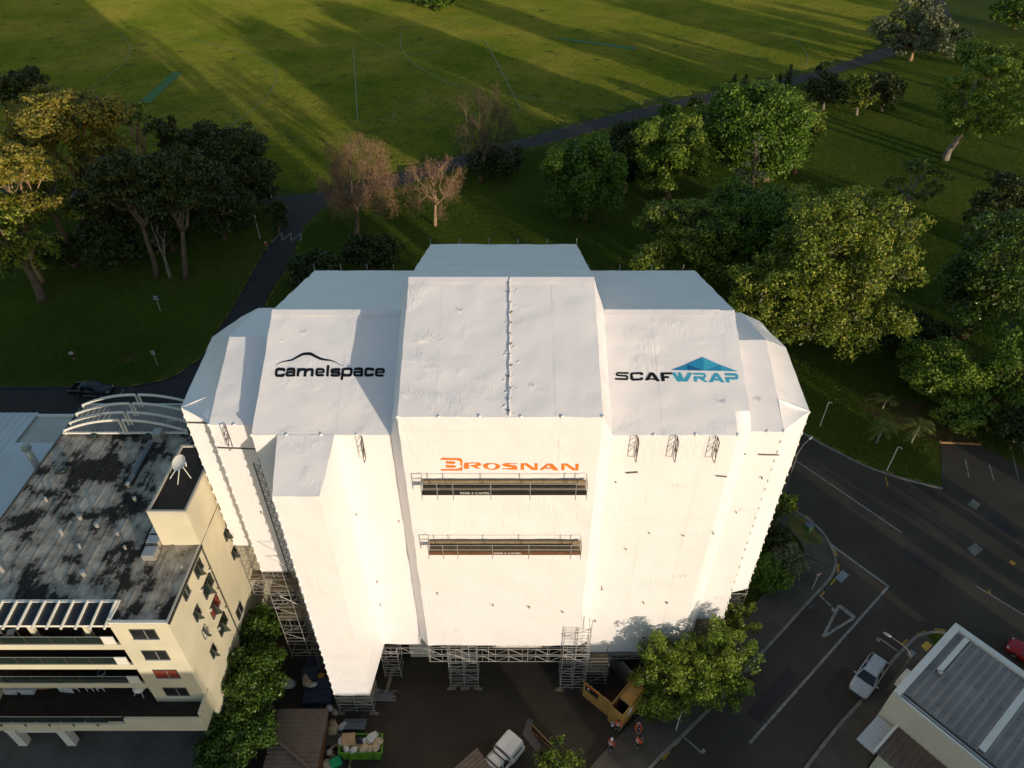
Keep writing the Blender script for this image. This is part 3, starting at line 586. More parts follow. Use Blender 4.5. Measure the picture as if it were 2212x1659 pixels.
q.done('letter', M['logo_black']); q.stroke([(541, 418), (541, 396), (524, 385), (390, 384), (376, 398), (380, 472), (396, 486), (530, 488), (542, 478), (542, 456)], [46, 46, 32, 30, 40, 46, 36, 28, 40, 46])
q.done('letter', M['logo_black']); q.poly([(590, 505), (670, 370), (736, 372), (704, 404), (648, 504)]); q.poly([(668, 372), (736, 372), (832, 510), (772, 508)])
q.poly([(650, 462), (748, 464), (760, 488), (640, 486)])
q.done('letter', M['logo_black']); q.poly([(838, 372), (888, 374), (904, 510), (852, 510)]); q.poly([(870, 374), (1010, 377), (1028, 408), (872, 404)]); q.poly([(876, 432), (968, 434), (970, 464), (878, 462)]); q.done('letter', M['logo_black'])
q.poly([(1012, 378), (1074, 380), (1160, 516), (1108, 516)]); q.poly([(1108, 380), (1160, 380), (1228, 516), (1180, 516)]); q.poly([(1185, 445), (1212, 500), (1160, 516), (1118, 516)]); q.poly([(1130, 425), (1160, 440), (1140, 500), (1108, 470)])
q.poly([(1282, 382), (1345, 384), (1268, 518), (1180, 516)])
q.done('letter', M['logo_cyan']); q.stroke([(1365, 400), (1535, 400), (1552, 412), (1552, 442), (1536, 458), (1372, 454)], 30); q.poly([(1374, 452), (1424, 452), (1430, 520), (1380, 518)]); q.poly([(1452, 470), (1520, 470), (1610, 524), (1540, 524)])
q.done('letter', M['logo_cyan']); q.poly([(1618, 522), (1700, 390), (1758, 392), (1672, 524)]); q.poly([(1698, 390), (1758, 392), (1862, 530), (1804, 528)]); q.poly([(1680, 472), (1786, 474), (1800, 502), (1666, 500)])
q.done('letter', M['logo_cyan']); q.stroke([(1865, 408), (2046, 410), (2062, 424), (2064, 456), (2046, 470), (1872, 466)], 32); q.poly([(1874, 462), (1926, 464), (1936, 530), (1884, 528)]); q.done('letter', M['logo_cyan'])
for nm, tri in (('logo_blue', ((1008, 338), (1258, 240), (1266, 342))), ('logo_navy', ((1262, 240), (1530, 346), (1268, 343))), ('logo_blue', ((1258, 238), (1510, 135), (1532, 346))), ('logo_cyan', ((1512, 135), (1786, 248), (1534, 346))), ('logo_blue', ((1536, 347), (1786, 250), (1802, 350))), ('logo_cyan', ((1788, 248), (2072, 356), (1804, 350)))):
    q.poly(tri); q.done('printed_emblem', M[nm])
b = Print(lambda x, y: (938.9 + x * .1458, 973.44 + y * .1458), Vector((0, 31.7, 25)), Vector((0, -1, 0)), 0)
b.poly([(76, 132), (112, 104), (362, 106)] + [(a, c) for a, c in arc(368, 140, 40, 34, -90, 0, 5, 1)] + [(412, 298), (110, 296), (82, 270), (320, 270), (370, 262), (402, 240), (400, 214), (372, 200), (388, 176), (366, 146), (320, 132)])
b.poly([(162, 154), (280, 154), (306, 164), (306, 180), (282, 190), (166, 188)]); b.poly([(164, 210), (290, 210), (322, 222), (322, 236), (294, 248), (168, 246)])
b.done('letter', M['logo_orange']); b.poly([(438, 178), (500, 178), (512, 268), (440, 268)]); b.stroke([(500, 184), (600, 184), (646, 194), (660, 206), (640, 220), (560, 228), (520, 228)], [14, 14, 30, 50, 34, 16, 10]); b.poly([(540, 230), (600, 228), (686, 270), (628, 270)])
b.done('letter', M['logo_orange']); ox = arc(846, 229, 132, 47, 0, 360, 28, 1)[:-1]; ix = arc(846, 229, 64, 37, 0, 360, 28, 1)[:-1]
for i in range(28): j = (i + 1) % 28; b.mb.quad(b.pt(ox[i]), b.pt(ox[j]), b.pt(ix[j]), b.pt(ix[i]))
b.done('letter', M['logo_orange']); b.stroke([(1226, 192), (1120, 190), (1060, 196), (1044, 208), (1070, 222), (1140, 230), (1200, 242), (1204, 258), (1150, 270), (1070, 272), (1008, 266)], [8, 10, 26, 52, 40, 30, 42, 50, 26, 12, 8])
def gN(x): b.poly([(x, 187), (x + 46, 187), (x + 46, 280), (x, 278)]); b.poly([(x + 20, 187), (x + 92, 187), (x + 236, 284), (x + 164, 284)]); b.poly([(x + 206, 190), (x + 252, 190), (x + 248, 285), (x + 204, 285)])
b.done('letter', M['logo_orange']); gN(1280); b.done('letter', M['logo_orange']); gN(1880); b.done('letter', M['logo_orange']); b.poly([(1560, 284), (1672, 190), (1710, 192), (1610, 284)]); b.poly([(1668, 190), (1746, 190), (1844, 284), (1764, 284)]); b.poly([(1634, 248), (1745, 248), (1756, 262), (1624, 262)])
b.done('letter', M['logo_orange'])
def text_mesh(body, size, name):
    cu = bpy.data.curves.new(name, 'FONT'); cu.body = body; cu.size = size; cu.align_x = 'CENTER'; cu.align_y = 'CENTER'
    o = bpy.data.objects.new(name, cu); COL.objects.link(o); bpy.context.view_layer.update()
    me = bpy.data.meshes.new_from_object(o.evaluated_get(bpy.context.evaluated_depsgraph_get())); bpy.data.objects.remove(o); return me
# ---------------------------------------------------------------- loading platforms on the centre front
def platform(x0, x1, z, seed, label):
    rt = empty('loading_platform', ((x0 + x1) / 2, 31.2, z), 0, label, 'scaffold', 'platforms on the white front'); rn = random.Random(seed); h = (x1 - x0) / 2
    mb = MB(); mb.bx(-h, h, -.42, .36, -.05, 0); mb.build('deck', M['plank'], rt)
    MB().bx(-h, h, -.47, -.43, -.06, .30).build('toe_board', M['black'] if seed == 1 else M['red_brick'], rt); MB().bx(-h, h, .30, .34, .02, .5).build('back_board', M['plank'], rt)
    n = 6; xs = [-h, -h + 1.0, -h + 2.0, -h + 4.4, -h + 6.9, h - .7, h]
    for x in xs:
        rod('post', (x, -.5, -.45), (x, -.5, 1.08), .03, 'steel', rt); rod('bearer', (x, -.55, -.08), (x, .45, -.08), .03, 'steel', rt)
    for zz in (.55, 1.0): rod('guard_rail', (-h, -.5, zz), (h, -.5, zz), .025, 'steel', rt)
    for x in (-h, h):
        for zz in (.55, 1.0): rod('end_rail', (x, -.5, zz), (x, .4, zz), .025, 'steel', rt)
    t = link('printed_number', text_mesh('0508 4 CAMEL', .26, 'number'), rt, M['signwhite']); t.rotation_euler = (R(90), 0, 0); t.location = (-h + 3.4 if seed == 1 else .2, -.475, .12); t.scale = (1.2, 1, 1)
    return rt
platform(-5.75, 4.75, 26.05, 1, 'long scaffold platform with rails just below the orange lettering')
platform(-5.75, 4.75, 19.95, 2, 'long scaffold platform with rails lower on the plain white front')
# ---------------------------------------------------------------- scaffolding below the hem
def bay(rt, base, x0, x1, y0, y1, z0, z1, nx=1, ny=1, lift=2.0, m='steel', rail=True, boards=(), brace=True, seed=0):
    rn = random.Random(seed); xs = [x0 + (x1 - x0) * i / nx for i in range(nx + 1)]; ys = [y0 + (y1 - y0) * i / ny for i in range(ny + 1)]
    for x in xs:
        for y in ys: rod('standard', (x, y, z0), (x, y, z1), .032, m, rt, base)
    zz = z0 + .35; k = 0
    while zz < z1:
        for y in ys: rod('ledger', (x0 - .12, y, zz), (x1 + .12, y, zz), .027, m, rt, base)
        for x in xs: rod('transom', (x, y0 - .1, zz + .06), (x, y1 + .1, zz + .06), .027, m, rt, base)
        if rail and zz + 1.0 < z1:
            rod('ledger', (x0, y0, zz + 1.0), (x1, y0, zz + 1.0), .025, m, rt, base)
            rod('ledger', (x0, y0, zz + .5), (x1, y0, zz + .5), .025, m, rt, base)
        if brace and zz + lift <= z1 + .3:
            a, b_ = (xs[0], xs[-1]) if k % 2 == 0 else (xs[-1], xs[0]); rod('brace', (a, y0 - .05, zz), (b_, y0 - .05, min(z1, zz + lift)), .025, m, rt, base)
        if k in boards:
            for j in range(3): 
                w = (y1 - y0 - .2) / 3; MBX = MB().bx(x0 - base.x, x1 - base.x, y0 + .1 + j * w - base.y, y0 + .06 + (j + 1) * w - base.y, zz + .1 - base.z, zz + .15 - base.z); MBX.build('deck_board', M['plank'], rt)
        zz += lift; k += 1
def soleboards(rt, base, pts):
    for x, y in pts: MB().box((x - base.x, y - base.y, .035), (.75, .26, .07), .2 * math.sin(x * 7)).build('sole_board', M['plank'], rt)
def truss(rt, base, a, b, hgt, n, m='steel'):
    a = Vector(a); b = Vector(b); up = Vector((0, 0, hgt)); rod('chord', a, b, .03, m, rt, base); rod('chord', a + up, b + up, .03, m, rt, base)
    for i in range(n + 1):
        p = a.lerp(b, i / n); rod('strut', p, p + up, .022, m, rt, base)
        if i < n: q_ = a.lerp(b, (i + 1) / n); rod('diagonal', (p if i % 2 else p + up), (q_ + up if i % 2 else q_), .022, m, rt, base)
def scaf(name, loc, label, cat='scaffold', group='scaffolding under the wrap'): return empty(name, loc, 0, label, cat, group), Vector(loc)
t, bs = scaf('scaffold_tower', (-12.9, 29.5, 0), 'steel tube scaffold tower holding up the narrow projecting wrap end')
bay(t, bs, TX0, TX1, 29.45, 31.4, .07, 3.4, 2, 1, 1.1, boards=(1, 2), seed=1); soleboards(t, bs, [(TX0, 29.4), (TX1, 29.4), (TX1, 31.4)])
t, bs = scaf('scaffold_tower', (-4.2, 32.3, 0), 'free standing lattice scaffold tower under the centre, beside the open drive')
bay(t, bs, -5.35, -2.95, 31.65, 33.1, .07, 6.9, 2, 1, 1.35, seed=2); soleboards(t, bs, [(-5.3, 31.6), (-4.1, 31.6), (-3, 31.6)])
t, bs = scaf('scaffold_tower', (5.3, 32.3, 0), 'tall scaffold tower with stair bay next to the plywood hoarding')
bay(t, bs, 4.2, 6.3, 31.5, 33.0, .07, 9.6, 2, 1, 1.35, seed=3); bay(t, bs, 6.4, 8.2, 31.9, 33.0, .07, 4.6, 1, 1, 1.5, boards=(1, 2), seed=4); soleboards(t, bs, [(4.2, 31.5), (6.3, 31.5)])
rod('standard', (5.6, 31.5, 9.6), (5.6, 31.5, 11.3), .03, 'steel', t, bs); rod('standard', (6.3, 31.5, 9.6), (6.3, 31.5, 10.6), .03, 'steel', t, bs)
t, bs = scaf('truss_bridge', (0, 32.0, 5.0), 'double lattice beam spanning the drive below the centre sheet')
for Y, zz in ((31.6, 5.55), (31.6, 4.5), (32.9, 5.55), (32.9, 4.5)): truss(t, bs, (-6.9, Y, zz), (6.4, Y, zz), .85, 12)
for i in range(9): x = -6.8 + i * 1.62; rod('hanger', (x, 31.62, 4.4), (x, 31.62, 6.9), .026, 'steel', t, bs)
t, bs = scaf('truss_bridge', (-9.2, 33.0, 4.0), 'short lattice beam under the left wing between tower and centre')
truss(t, bs, (-11.3, 32.9, 3.6), (-6.7, 32.9, 3.6), .8, 5); bay(t, bs, -11.2, -9.8, 32.6, 33.9, .07, 4.8, 1, 1, 1.3, seed=6)
t, bs = scaf('truss_bridge', (11, 33.0, 3.0), 'lattice beam under the right wing above the grey wall')
truss(t, bs, (7.2, 32.9, 2.7), (15.0, 32.9, 2.7), .75, 8)
for x in (8.6, 11.2, 14.2): rod('standard', (x, 32.9, .05), (x, 32.9, 3.7), .032, 'steel', t, bs)
t, bs = scaf('scaffold_stack', (-18.2, 35.3, 0), 'open scaffold lifts below the cut hem beside the tall shrubs')
bay(t, bs, -19.9, -16.7, 34.5, 36.0, .05, 13.0, 2, 1, 1.9, boards=(3, 5), seed=7)
t, bs = scaf('scaffold_stack', (-21.3, 37.6, 0), 'narrow open scaffold lifts under the outermost sheet by the cream wall')
bay(t, bs, -22.7, -20.0, 37.0, 38.2, .05, 13.1, 1, 1, 1.9, boards=(4,), seed=8)
t, bs = scaf('scaffold_stack', (17, 35.3, 0), 'scaffold legs under the right end sheet behind small trees')
bay(t, bs, 15.9, 18.0, 34.6, 36.0, .05, 6.5, 1, 1, 1.9, boards=(1, 2), seed=9); bay(t, bs, 18.1, 20.7, 37.1, 38.4, .05, 6.6, 1, 1, 1.9, boards=(1, 2), seed=10)
t = empty('lattice_mast', (-17.05, 33.1, 0), 0, 'dark triangular lattice mast running up the left wing corner', 'mast')
for x, y in ((0, 0), (.5, 0), (.25, .42)): rod('chord', (x, y, 0), (x, y, 26.5), .045, 'darksteel', t)
k = 0; z = .2
while z < 26.2:
    c = ((0, 0), (.5, 0), (.25, .42))
    for j in range(3):
        a, b_ = c[j], c[(j + 1) % 3]
        if j != 1: rod('lacing', (*a, z if k % 2 else z + .45), (*b_, z + .45 if k % 2 else z), .022, 'darksteel', t)
    z += .45; k += 1
for z in (10.2, 15.2): rod('stay', (-1.3, -.1, z + 1.6), (.2, 0, z), .025, 'steel', t); rod('stay', (-1.3, -.1, z + 1.6), (.2, 0, z + 1.6), .025, 'steel', t)
# the old building inside the wrap
core = empty('inner_building', (0, 42, 0), 0, 'pale ground floor wall showing beneath the wrap hem behind the lattice beam', 'building')
def cbx(n, m, *b): MB().bx(b[0], b[1], b[2] - 42, b[3] - 42, b[4], b[5]).build(n, M[m], core)
cbx('wall', 'offwhite', -15.8, -7.4, 34.6, 51.5, 0, 28); cbx('wall', 'offwhite', 6.9, 13.6, 34.6, 51.5, 0, 28); cbx('wall', 'conc', -6.2, 4.9, 38.2, 52.5, 0, 30)
cbx('wall', 'offwhite', -19, -15.9, 37.2, 46.5, 0, 27); cbx('wall', 'offwhite', 13.7, 17.5, 37.5, 46.5, 0, 27)
cbx('lintel', 'white', -6.2, 4.9, 33.6, 38.1, 5.0, 8.2); cbx('soffit_wall', 'white', -1.4, 2.6, 33.2, 33.5, 3.9, 7.0)
cbx('door', 'dark', -12.6, -9.2, 34.5, 34.6, 0, 2.4); cbx('sign', 'signred', .35, .95, 33.12, 33.19, 5.2, 5.75)
# ---------------------------------------------------------------- cream apartment building on the left
def part(rt, name, m, *b, base=None):
    o = base or rt.location; return MB().bx(b[0] - o.x, b[1] - o.x, b[2] - o.y, b[3] - o.y, b[4] - o.z, b[5] - o.z).build(name, M[m], rt)
def corr(mb, o, ux, uy, W_, L_, pitch, h, n_per=4):
    """corrugated sheet: o corner, ux across ribs, uy along ribs"""
    o = Vector(o); ux = Vector(ux).normalized(); uy = Vector(uy).normalized(); nn = ux.cross(uy); n = int(W_ / pitch); prof = [(0, 0), (.55, 0), (.68, 1), (.87, 1)]
    A = []
    for i in range(n):
        for t, z in prof: A.append(o + ux * ((i + t) * W_ / n) + nn * (h * z))
    A.append(o + ux * W_); return mb.loft([[p + uy * L_, p] for p in A])
cb = empty('apartment_building', (-31, 38, 0), 0, 'cream rendered apartment block with stained flat roof and glass fronted balconies', 'building')
BX0, BX1, BYF, BYB, BZ = -39.2, -23.1, 26.9, 49.4, 17.5; REC = -27.1
FL = [7.0, 9.62, 12.24, 14.86]
part(cb, 'wall', 'cream', REC, BX1, BYF, BYB, 7.0, BZ - .02); part(cb, 'wall', 'cream', BX0, REC - .01, BYF + 3.2, BYB, 7.0, BZ - .02)
part(cb, 'base_wall', 'conc', BX0 + 1, BX1 - .25, BYF + 4.5, BYB, 0, 6.98); part(cb, 'wall', 'cream', BX1 - .3, BX1, BYF + .3, BYB, 0, 6.98)
part(cb, 'end_wall', 'cream', BX0 - .28, BX0, BYF - 1.2, BYB, 5.8, BZ)
# membrane strips with a lap between each
nS = 15
for i in range(nS):
    a = BX0 + (BX1 - BX0) * i / nS; b_ = BX0 + (BX1 - BX0) * (i + 1) / nS
    y0 = BYF + (1.75 if b_ < REC + .2 else .25)
    part(cb, 'membrane_strip', 'membrane', a + .02, b_ - .02, y0, BYB - .2, BZ, BZ + .05 + .012 * (i % 2)); part(cb, 'lap_seam', 'membrane', b_ - .07, b_ + .05, y0, BYB - .25, BZ + .06, BZ + .085)
part(cb, 'parapet', 'offwhite', BX1 - .12, BX1 + .02, BYF, 33.4, BZ, BZ + .16); part(cb, 'gutter', 'frame_dark', BX1 + .02, BX1 + .16, BYF - .02, 33.4, BZ - .05, BZ + .10)
part(cb, 'gutter', 'frame_dark', BX0 - .14, BX0, BYF + 1.7, BYB, BZ - .02, BZ + .14); part(cb, 'parapet', 'white', REC, BX1 - .13, BYF, BYF + .22, BZ, BZ + .14); part(cb, 'parapet', 'white', BX0, BX1, BYB - .18, BYB, BZ, BZ + .2)
part(cb, 'parapet', 'white', BX0, REC, BYF + 1.55, BYF + 1.75, BZ - .1, BZ + .22); part(cb, 'parapet', 'white', REC - .12, REC + .12, BYF + .23, BYF + 1.74, BZ, BZ + .2)
# lift house with dark roof
part(cb, 'lift_house', 'cream', -25.9, BX1, 33.4, 40.2, BZ + .08, 21.15); part(cb, 'lift_house_roof', 'deck', -25.72, BX1 - .18, 33.58, 40.02, 21.15, 21.2)
for b_ in ((-25.9, BX1, 33.4, 33.57), (-25.9, BX1, 40.03, 40.2), (-25.9, -25.73, 33.58, 40.02), (BX1 - .17, BX1, 33.58, 40.02)): part(cb, 'lift_house_kerb', 'offwhite', *b_, 21.16, 21.34)
# floors, balcony fascias, glass rails with posts
for i, z in enumerate(FL):
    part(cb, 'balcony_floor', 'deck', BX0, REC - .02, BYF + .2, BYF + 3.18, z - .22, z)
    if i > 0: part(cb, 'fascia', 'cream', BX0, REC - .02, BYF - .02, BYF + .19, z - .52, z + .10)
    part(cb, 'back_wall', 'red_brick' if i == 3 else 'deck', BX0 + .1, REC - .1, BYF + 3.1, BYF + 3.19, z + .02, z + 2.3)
    if i > 0:
        for xx in np.arange(BX0 + .4, REC - 1.9, 1.75):
            rod('rail_post', (xx, BYF + .02, z - .12), (xx, BYF + .02, z + 1.0), .03, 'frame_dark', cb, cb.location)
            g = part(cb, 'rail_glass', 'glassgreen', xx + .06, xx + 1.68, BYF + .03, BYF + .045, z + .14, z + .95)
        rod('top_rail', (BX0, BYF + .04, z + 1.0), (REC - 1.1, BYF + .04, z + 1.0), .028, 'alu', cb, cb.location)
        part(cb, 'screen_panel', 'white', REC - 1.15, REC - .3, BYF, BYF + .06, z + .05, z + 1.05)
for x in (-37.2, -33.2, -29.4): part(cb, 'pillar', 'cream', x, x + .28, BYF + .35, BYF + .65, FL[3], BZ - .3)
# pergola over the top balcony
for i in range(13):
    x = BX0 + .4 + i * .97; mb = MB().beam(Vector((x, BYF + 1.6, BZ + .28)) - cb.location, Vector((x - .12, BYF - .32, BZ - .12)) - cb.location, .09, .2); mb.build('pergola_rafter', M['white'], cb)
part(cb, 'pergola_beam', 'white', BX0, REC, BYF + .02, BYF + .16, BZ - .42, BZ - .2); MB().quad(*[Vector(q) - cb.location for q in ((BX0, BYF + .0, BZ - .18), (REC, BYF + .0, BZ - .18), (REC, BYF + 1.5, BZ + .16), (BX0, BYF + 1.5, BZ + .16))]).build('pergola_glazing', M['glass'], cb)
# terrace over the car entry
part(cb, 'terrace_floor', 'deck', BX0, BX1 - .1, BYF - 1.5, BYF + 3.1, 6.75, 6.98); part(cb, 'terrace_fascia', 'cream', BX0, BX1 + .1, BYF - 1.75, BYF - 1.52, 6.0, 7.0)
part(cb, 'terrace_parapet', 'cream', REC - 1.6, BX1 + .1, BYF - 1.74, BYF - 1.53, 7.0, 7.75); part(cb, 'terrace_side', 'cream', BX1 - .08, BX1 + .1, BYF - 1.5, BYF + .28, 6.0, 8.2)
for xx in np.arange(BX0 + .2, REC - 2.9, 1.8): part(cb, 'rail_glass', 'glassgreen', xx + .05, xx + 1.75, BYF - 1.66, BYF - 1.64, 7.1, 7.95); part(cb, 'rail_clip', 'frame_dark', xx + .86, xx + .98, BYF - 1.79, BYF - 1.751, 6.75, 7.05)
rod('top_rail', (BX0, BYF - 1.65, 7.98), (REC - 1.65, BYF - 1.65, 7.98), .028, 'alu', cb, cb.location)
for x in (-40.6, -36.6): part(cb, 'entry_column', 'white', x, x + .7, BYF - .2, BYF + .4, 0, 6.7)
MB().tube([Vector(q) - cb.location for q in ((-41, BYF + .1, 2.0), (-36, BYF + .1, 2.0), (-32.6, BYF + 1.0, 2.0))], .13, 6).build('ramp_rail', M['white'], cb)
mb = MB(); pts = [G(690 / 3, 1106 + 1420 / 3), G(520 / 3, 1106 + 1470 / 3), G(400 / 3, 1106 + 1560 / 3), G(420 / 3, 1106 + 1659 / 3)]
tag(MB().poly([Vector(q) for q in ((-45, 12, 0), (-20.5, 12, 0), (-21.5, 20, 0), (-22.5, 27, 0), (-22.5, 31.5, 0), (-45, 31.5, 0))], .014).build('apron', M['conc']), kind='structure')
# windows: dark frame, pane, a sash line
def window(rt, p, w, h, face, pane='glass', open_=False):
    f = empty('window', Vector(p) - rt.location); f.parent = rt
    if face == 'x':
        MB().bx(-.02, .05, -w / 2, w / 2, -h / 2, h / 2).build('frame', M['frame_dark'], f); MB().bx(.03, .06, -w / 2 + .07, w / 2 - .07, -h / 2 + .07, h / 2 - .07).build('pane', M[pane], f); MB().bx(.055, .075, -.03, .03, -h / 2 + .07, h / 2 - .07).build('mullion', M['alu'], f)
        if open_: MB().beam((.06, -w / 4, h / 2), (.42, -w / 4, -h / 3), w * .45, .04, (0, 1, 0)).build('sash', M['glassgreen'], f)
        MB().bx(.0, .12, -w / 2 - .05, w / 2 + .05, -h / 2 - .07, -h / 2).build('sill', M['white'], f)
    else:
        MB().bx(-w / 2, w / 2, -.05, .02, -h / 2, h / 2).build('frame', M['frame_dark'], f); MB().bx(-w / 2 + .07, w / 2 - .07, -.06, -.03, -h / 2 + .07, h / 2 - .07).build('pane', M[pane], f); MB().bx(.1, .17, -.075, -.055, -h / 2 + .07, h / 2 - .07).build('mullion', M['alu'], f)
        MB().bx(-w / 2 - .05, w / 2 + .05, -.12, 0, -h / 2 - .07, -h / 2).build('sill', M['white'], f)
for c, pn in (((935, 790), 'glass'), ((1010, 925), 'glass'), ((1080, 1048), 'redglass'), ((1143, 1163), 'glass')):
    p = atY(c[0] / 3, 1106 + c[1] / 3, BYF); window(cb, p, 1.75, 1.15, 'y', pn)
for c, w, h, pn, op in (((1285, 365), 1.2, 1.1, 'glass', 1), ((1345, 475), 1.7, 1.3, 'glassgreen', 1), ((1205, 520), .9, 1.0, 'glassgreen', 0), ((1390, 610), 1.6, 1.3, 'redglass', 1), ((1275, 655), .9, 1.1, 'glassgreen', 1), ((1325, 775), .7, 1.0, 'white', 1), ((1440, 725), 1.6, 1.3, 'glass', 1), ((1380, 900), .8, 1.1, 'glass', 1), ((1467, 140), .9, 1.0, 'glass', 1), ((1515, 265), .8, 1.0, 'glass', 1), ((1550, 640), 1.2, 1.2, 'glass', 0)):
    p = atX(c[0] / 3, 1106 + c[1] / 3, BX1); window(cb, p, w, h, 'x', pn, op)
dp = [atX(x / 3, 1106 + y / 3, BX1 + .1) for x, y in ((1305, 225), (1500, 700))]
MB().tube([Vector((BX1 + .1, dp[0].y, BZ)) - cb.location, Vector((BX1 + .1, dp[0].y, 0.2)) - cb.location], .06, 6).build('downpipe', M['frame_dark'], cb)
for x, y in ((1352, 380), (1300, 510), (1405, 507), (1357, 635), (1457, 627), (1413, 755)):
    p = atX(x / 3, 1106 + y / 3, BX1) - cb.location; MB().tube([p, p + Vector((.15, 0, 0))], .13, 8).build('wall_vent', M['offwhite'], cb)
# roof pieces: vent pipes, skylight domes, duct boxes, antenna, dish, arched frame
def rp(x, y): return G(x, y, BZ + .07)
k = 0
for x, y, r, h in ((523 / 3, 1106 + 45 / 3, .26, .35), (405 / 3, 1106 + 145 / 3, .2, .55), (632 / 3, 1106 + 95 / 3, .24, .35), (766 / 3, 1106 + 145 / 3, .24, .3), (545 / 3, 1106 + 410 / 3, .26, .4), (520 / 3, 1106 + 232 / 3, .16, .35), (815 / 3, 1106 + 240 / 3, .15, .3), (838 / 3, 553 + 1495 / 3, .22, .4), (880 / 3, 553 + 1590 / 3, .2, .4), (20 / 3, 1106 + 385 / 3, .24, .6), (1180 / 3, 1106 + 365 / 3, .12, .3), (305 / 3, 553 + 1590 / 3, .16, .4)):
    p = rp(x, y) - cb.location; r *= .75; mb = MB().cyl(p, r * .8, h, 10).tube([p + Vector((0, 0, h)), p + Vector((0, 0, h + .05))], r, 10); mb.build('roof_vent', M['alu'] if k % 3 else M['steel'], cb, False); k += 1
for x, y in ((618 / 3, 553 + 1165 / 3), (968 / 3, 553 + 1165 / 3), (408 / 3, 553 + 1395 / 3)):
    p = rp(x, y) - cb.location; o = MB().box(p + Vector((0, 0, .08)), (1.0, .9, .16)).build('skylight_kerb', M['frame_dark'], cb); MB().blob(p + Vector((0, 0, .16)), (.4, .4, .22), 1, 0, 10, 6).build('dome', M['glassgreen'], o, True)
for q in (((915, 325), (1000, 290), 1.2), ((945, 240), (1030, 200), 1.1), ((965, 190), (1040, 160), .7)):
    a = rp(q[0][0] / 3, 1106 + q[0][1] / 3) - cb.location; MB().box(a + Vector((.6, .5, .35)), (.9, .85, .6)).build('duct_box', M['alu'], cb)
a = rp(1040 / 3, 553 + 1190 / 3) - cb.location; MB().box(a + Vector((0, 0, .5)), (.7, .8, 1.0)).build('duct_box', M['alu'], cb)
a, b_ = rp(825 / 3, 553 + 1490 / 3), rp(985 / 3, 553 + 1210 / 3); MB().beam(a + Vector((0, 0, .1)) - cb.location, b_ + Vector((0, 0, .1)) - cb.location, .34, .14).build('cable_tray', M['slate'], cb); MB().beam(a + Vector((.35, 0, .05)) - cb.location, b_ + Vector((.35, 0, .05)) - cb.location, .16, .06).build('cable_tray', M['dark'], cb)
dish = empty('satellite_dish', (-24.6, 37.2, 21.2), 0, 'white satellite dish on a tripod on the dark lift house roof', 'satellite dish')
rings = []
for j in range(6):
    rr = .62 * j / 5; rings.append([(rr * math.cos(2 * math.pi * i / 16), rr * math.sin(2 * math.pi * i / 16), .13 * (rr / .62) ** 2) for i in range(16)])
o = MB().loft(rings, True).build('reflector', M['white'], dish, True); o.location = (0, 0, 1.15); o.rotation_euler = (R(30), R(-22), 0); 
for q in ((.7, -.5), (-.9, -.5), (-.1, -1.1), ): rod('leg', (q[0], q[1], 0), (0, 0, 1.15), .035, 'white', dish)
rod('feed_arm', (0, 0, 1.1), (.7, -.5, 1.3), .025, 'white', dish); rod('feed_arm', (.7, -.5, 1.3), (.7, -.4, 1.65), .04, 'white', dish)
an = empty('tv_antenna', rp(400, 940) + Vector((0, 0, 0)), .1, 'slim comb shaped television antenna near the roof corner', 'antenna')
rod('mast', (0, 0, 0), (0, 0, 1.9), .03, 'alu', an); rod('boom', (-1.0, -.1, 1.8), (1.2, .1, 1.8), .03, 'alu', an)
for i in range(9): rod('element', (-.9 + i * .24, -.5, 1.8), (-.9 + i * .24, .5, 1.8), .012, 'alu', an)
ap = empty('arched_pergola', (-33.6, 47.4, BZ), 0, 'white arched pergola frame on the roof corner by the road', 'pergola')
for k, yy in enumerate((-2.0, -1.0, .2, 1.4)):
    for s in (-1, 1):
        arcp = []
        for i in range(13):
            t = i / 12; arcp.append(Vector((s * (.15 + 5.2 * t), yy, 1.75 - 1.25 * t ** 2)))
        for a, b_ in zip(arcp, arcp[1:]): pass
        mb = MB(); mb.loft([[p + Vector((0, -.05, -.11)), p + Vector((0, .05, -.11)), p + Vector((0, .05, .11)), p + Vector((0, -.05, .11))] for p in arcp], True, True); mb.build('arch', M['white'], ap)
        MB().bx(s * .15 - .06, s * .15 + .06, yy - .06, yy + .06, .1, 1.75).build('post', M['white'], ap); MB().bx(s * 5.3 - .06, s * 5.3 + .06, yy - .06, yy + .06, .08, .55).build('post', M['white'], ap)
MB().bx(-5.4, 5.4, -2.2, -2.06, .3, .46).build('beam', M['white'], ap)
corr(MB(), (-5.3, -2.0, .22), (1, 0, 0), (0, 1, .02), 10.6, 3.6, .42, .06).build('canopy_sheet', M['roof_grey'], ap)
# terrace and balcony furniture
def furn(name, x, y, z, rz, label, cat, boxes, m, group='balcony furniture'):
    o = empty(name, (x, y, z), rz, label, cat, group)
    for nm, b_ in boxes: MB().bx(*b_).build(nm, M[m], o)
    return o
LEG4 = lambda w, d, h, t=.05: [('leg', (sx * w - t / 2, sx * w + t / 2, sy * d - t / 2, sy * d + t / 2, 0, h)) for sx in (-1, 1) for sy in (-1, 1)]
def fx(c, z): return G(c[0] / 3.456 * .576, (2350 + c[1] / 3.456) * .576, z)
z1, z3, z4 = FL[0], FL[1], FL[3]
for c, lab in (((25, 150), 'white bar stool at the rail edge, nearer the picture edge'), ((180, 185), 'white bar stool behind the top balcony rail next to its twin')):
    p = fx(c, z4); furn('bar_stool', p.x, p.y + .2, z4, .2, lab, 'stool', LEG4(.2, .2, .72) + [('seat', (-.24, .24, -.24, .24, .72, .8))], 'white')
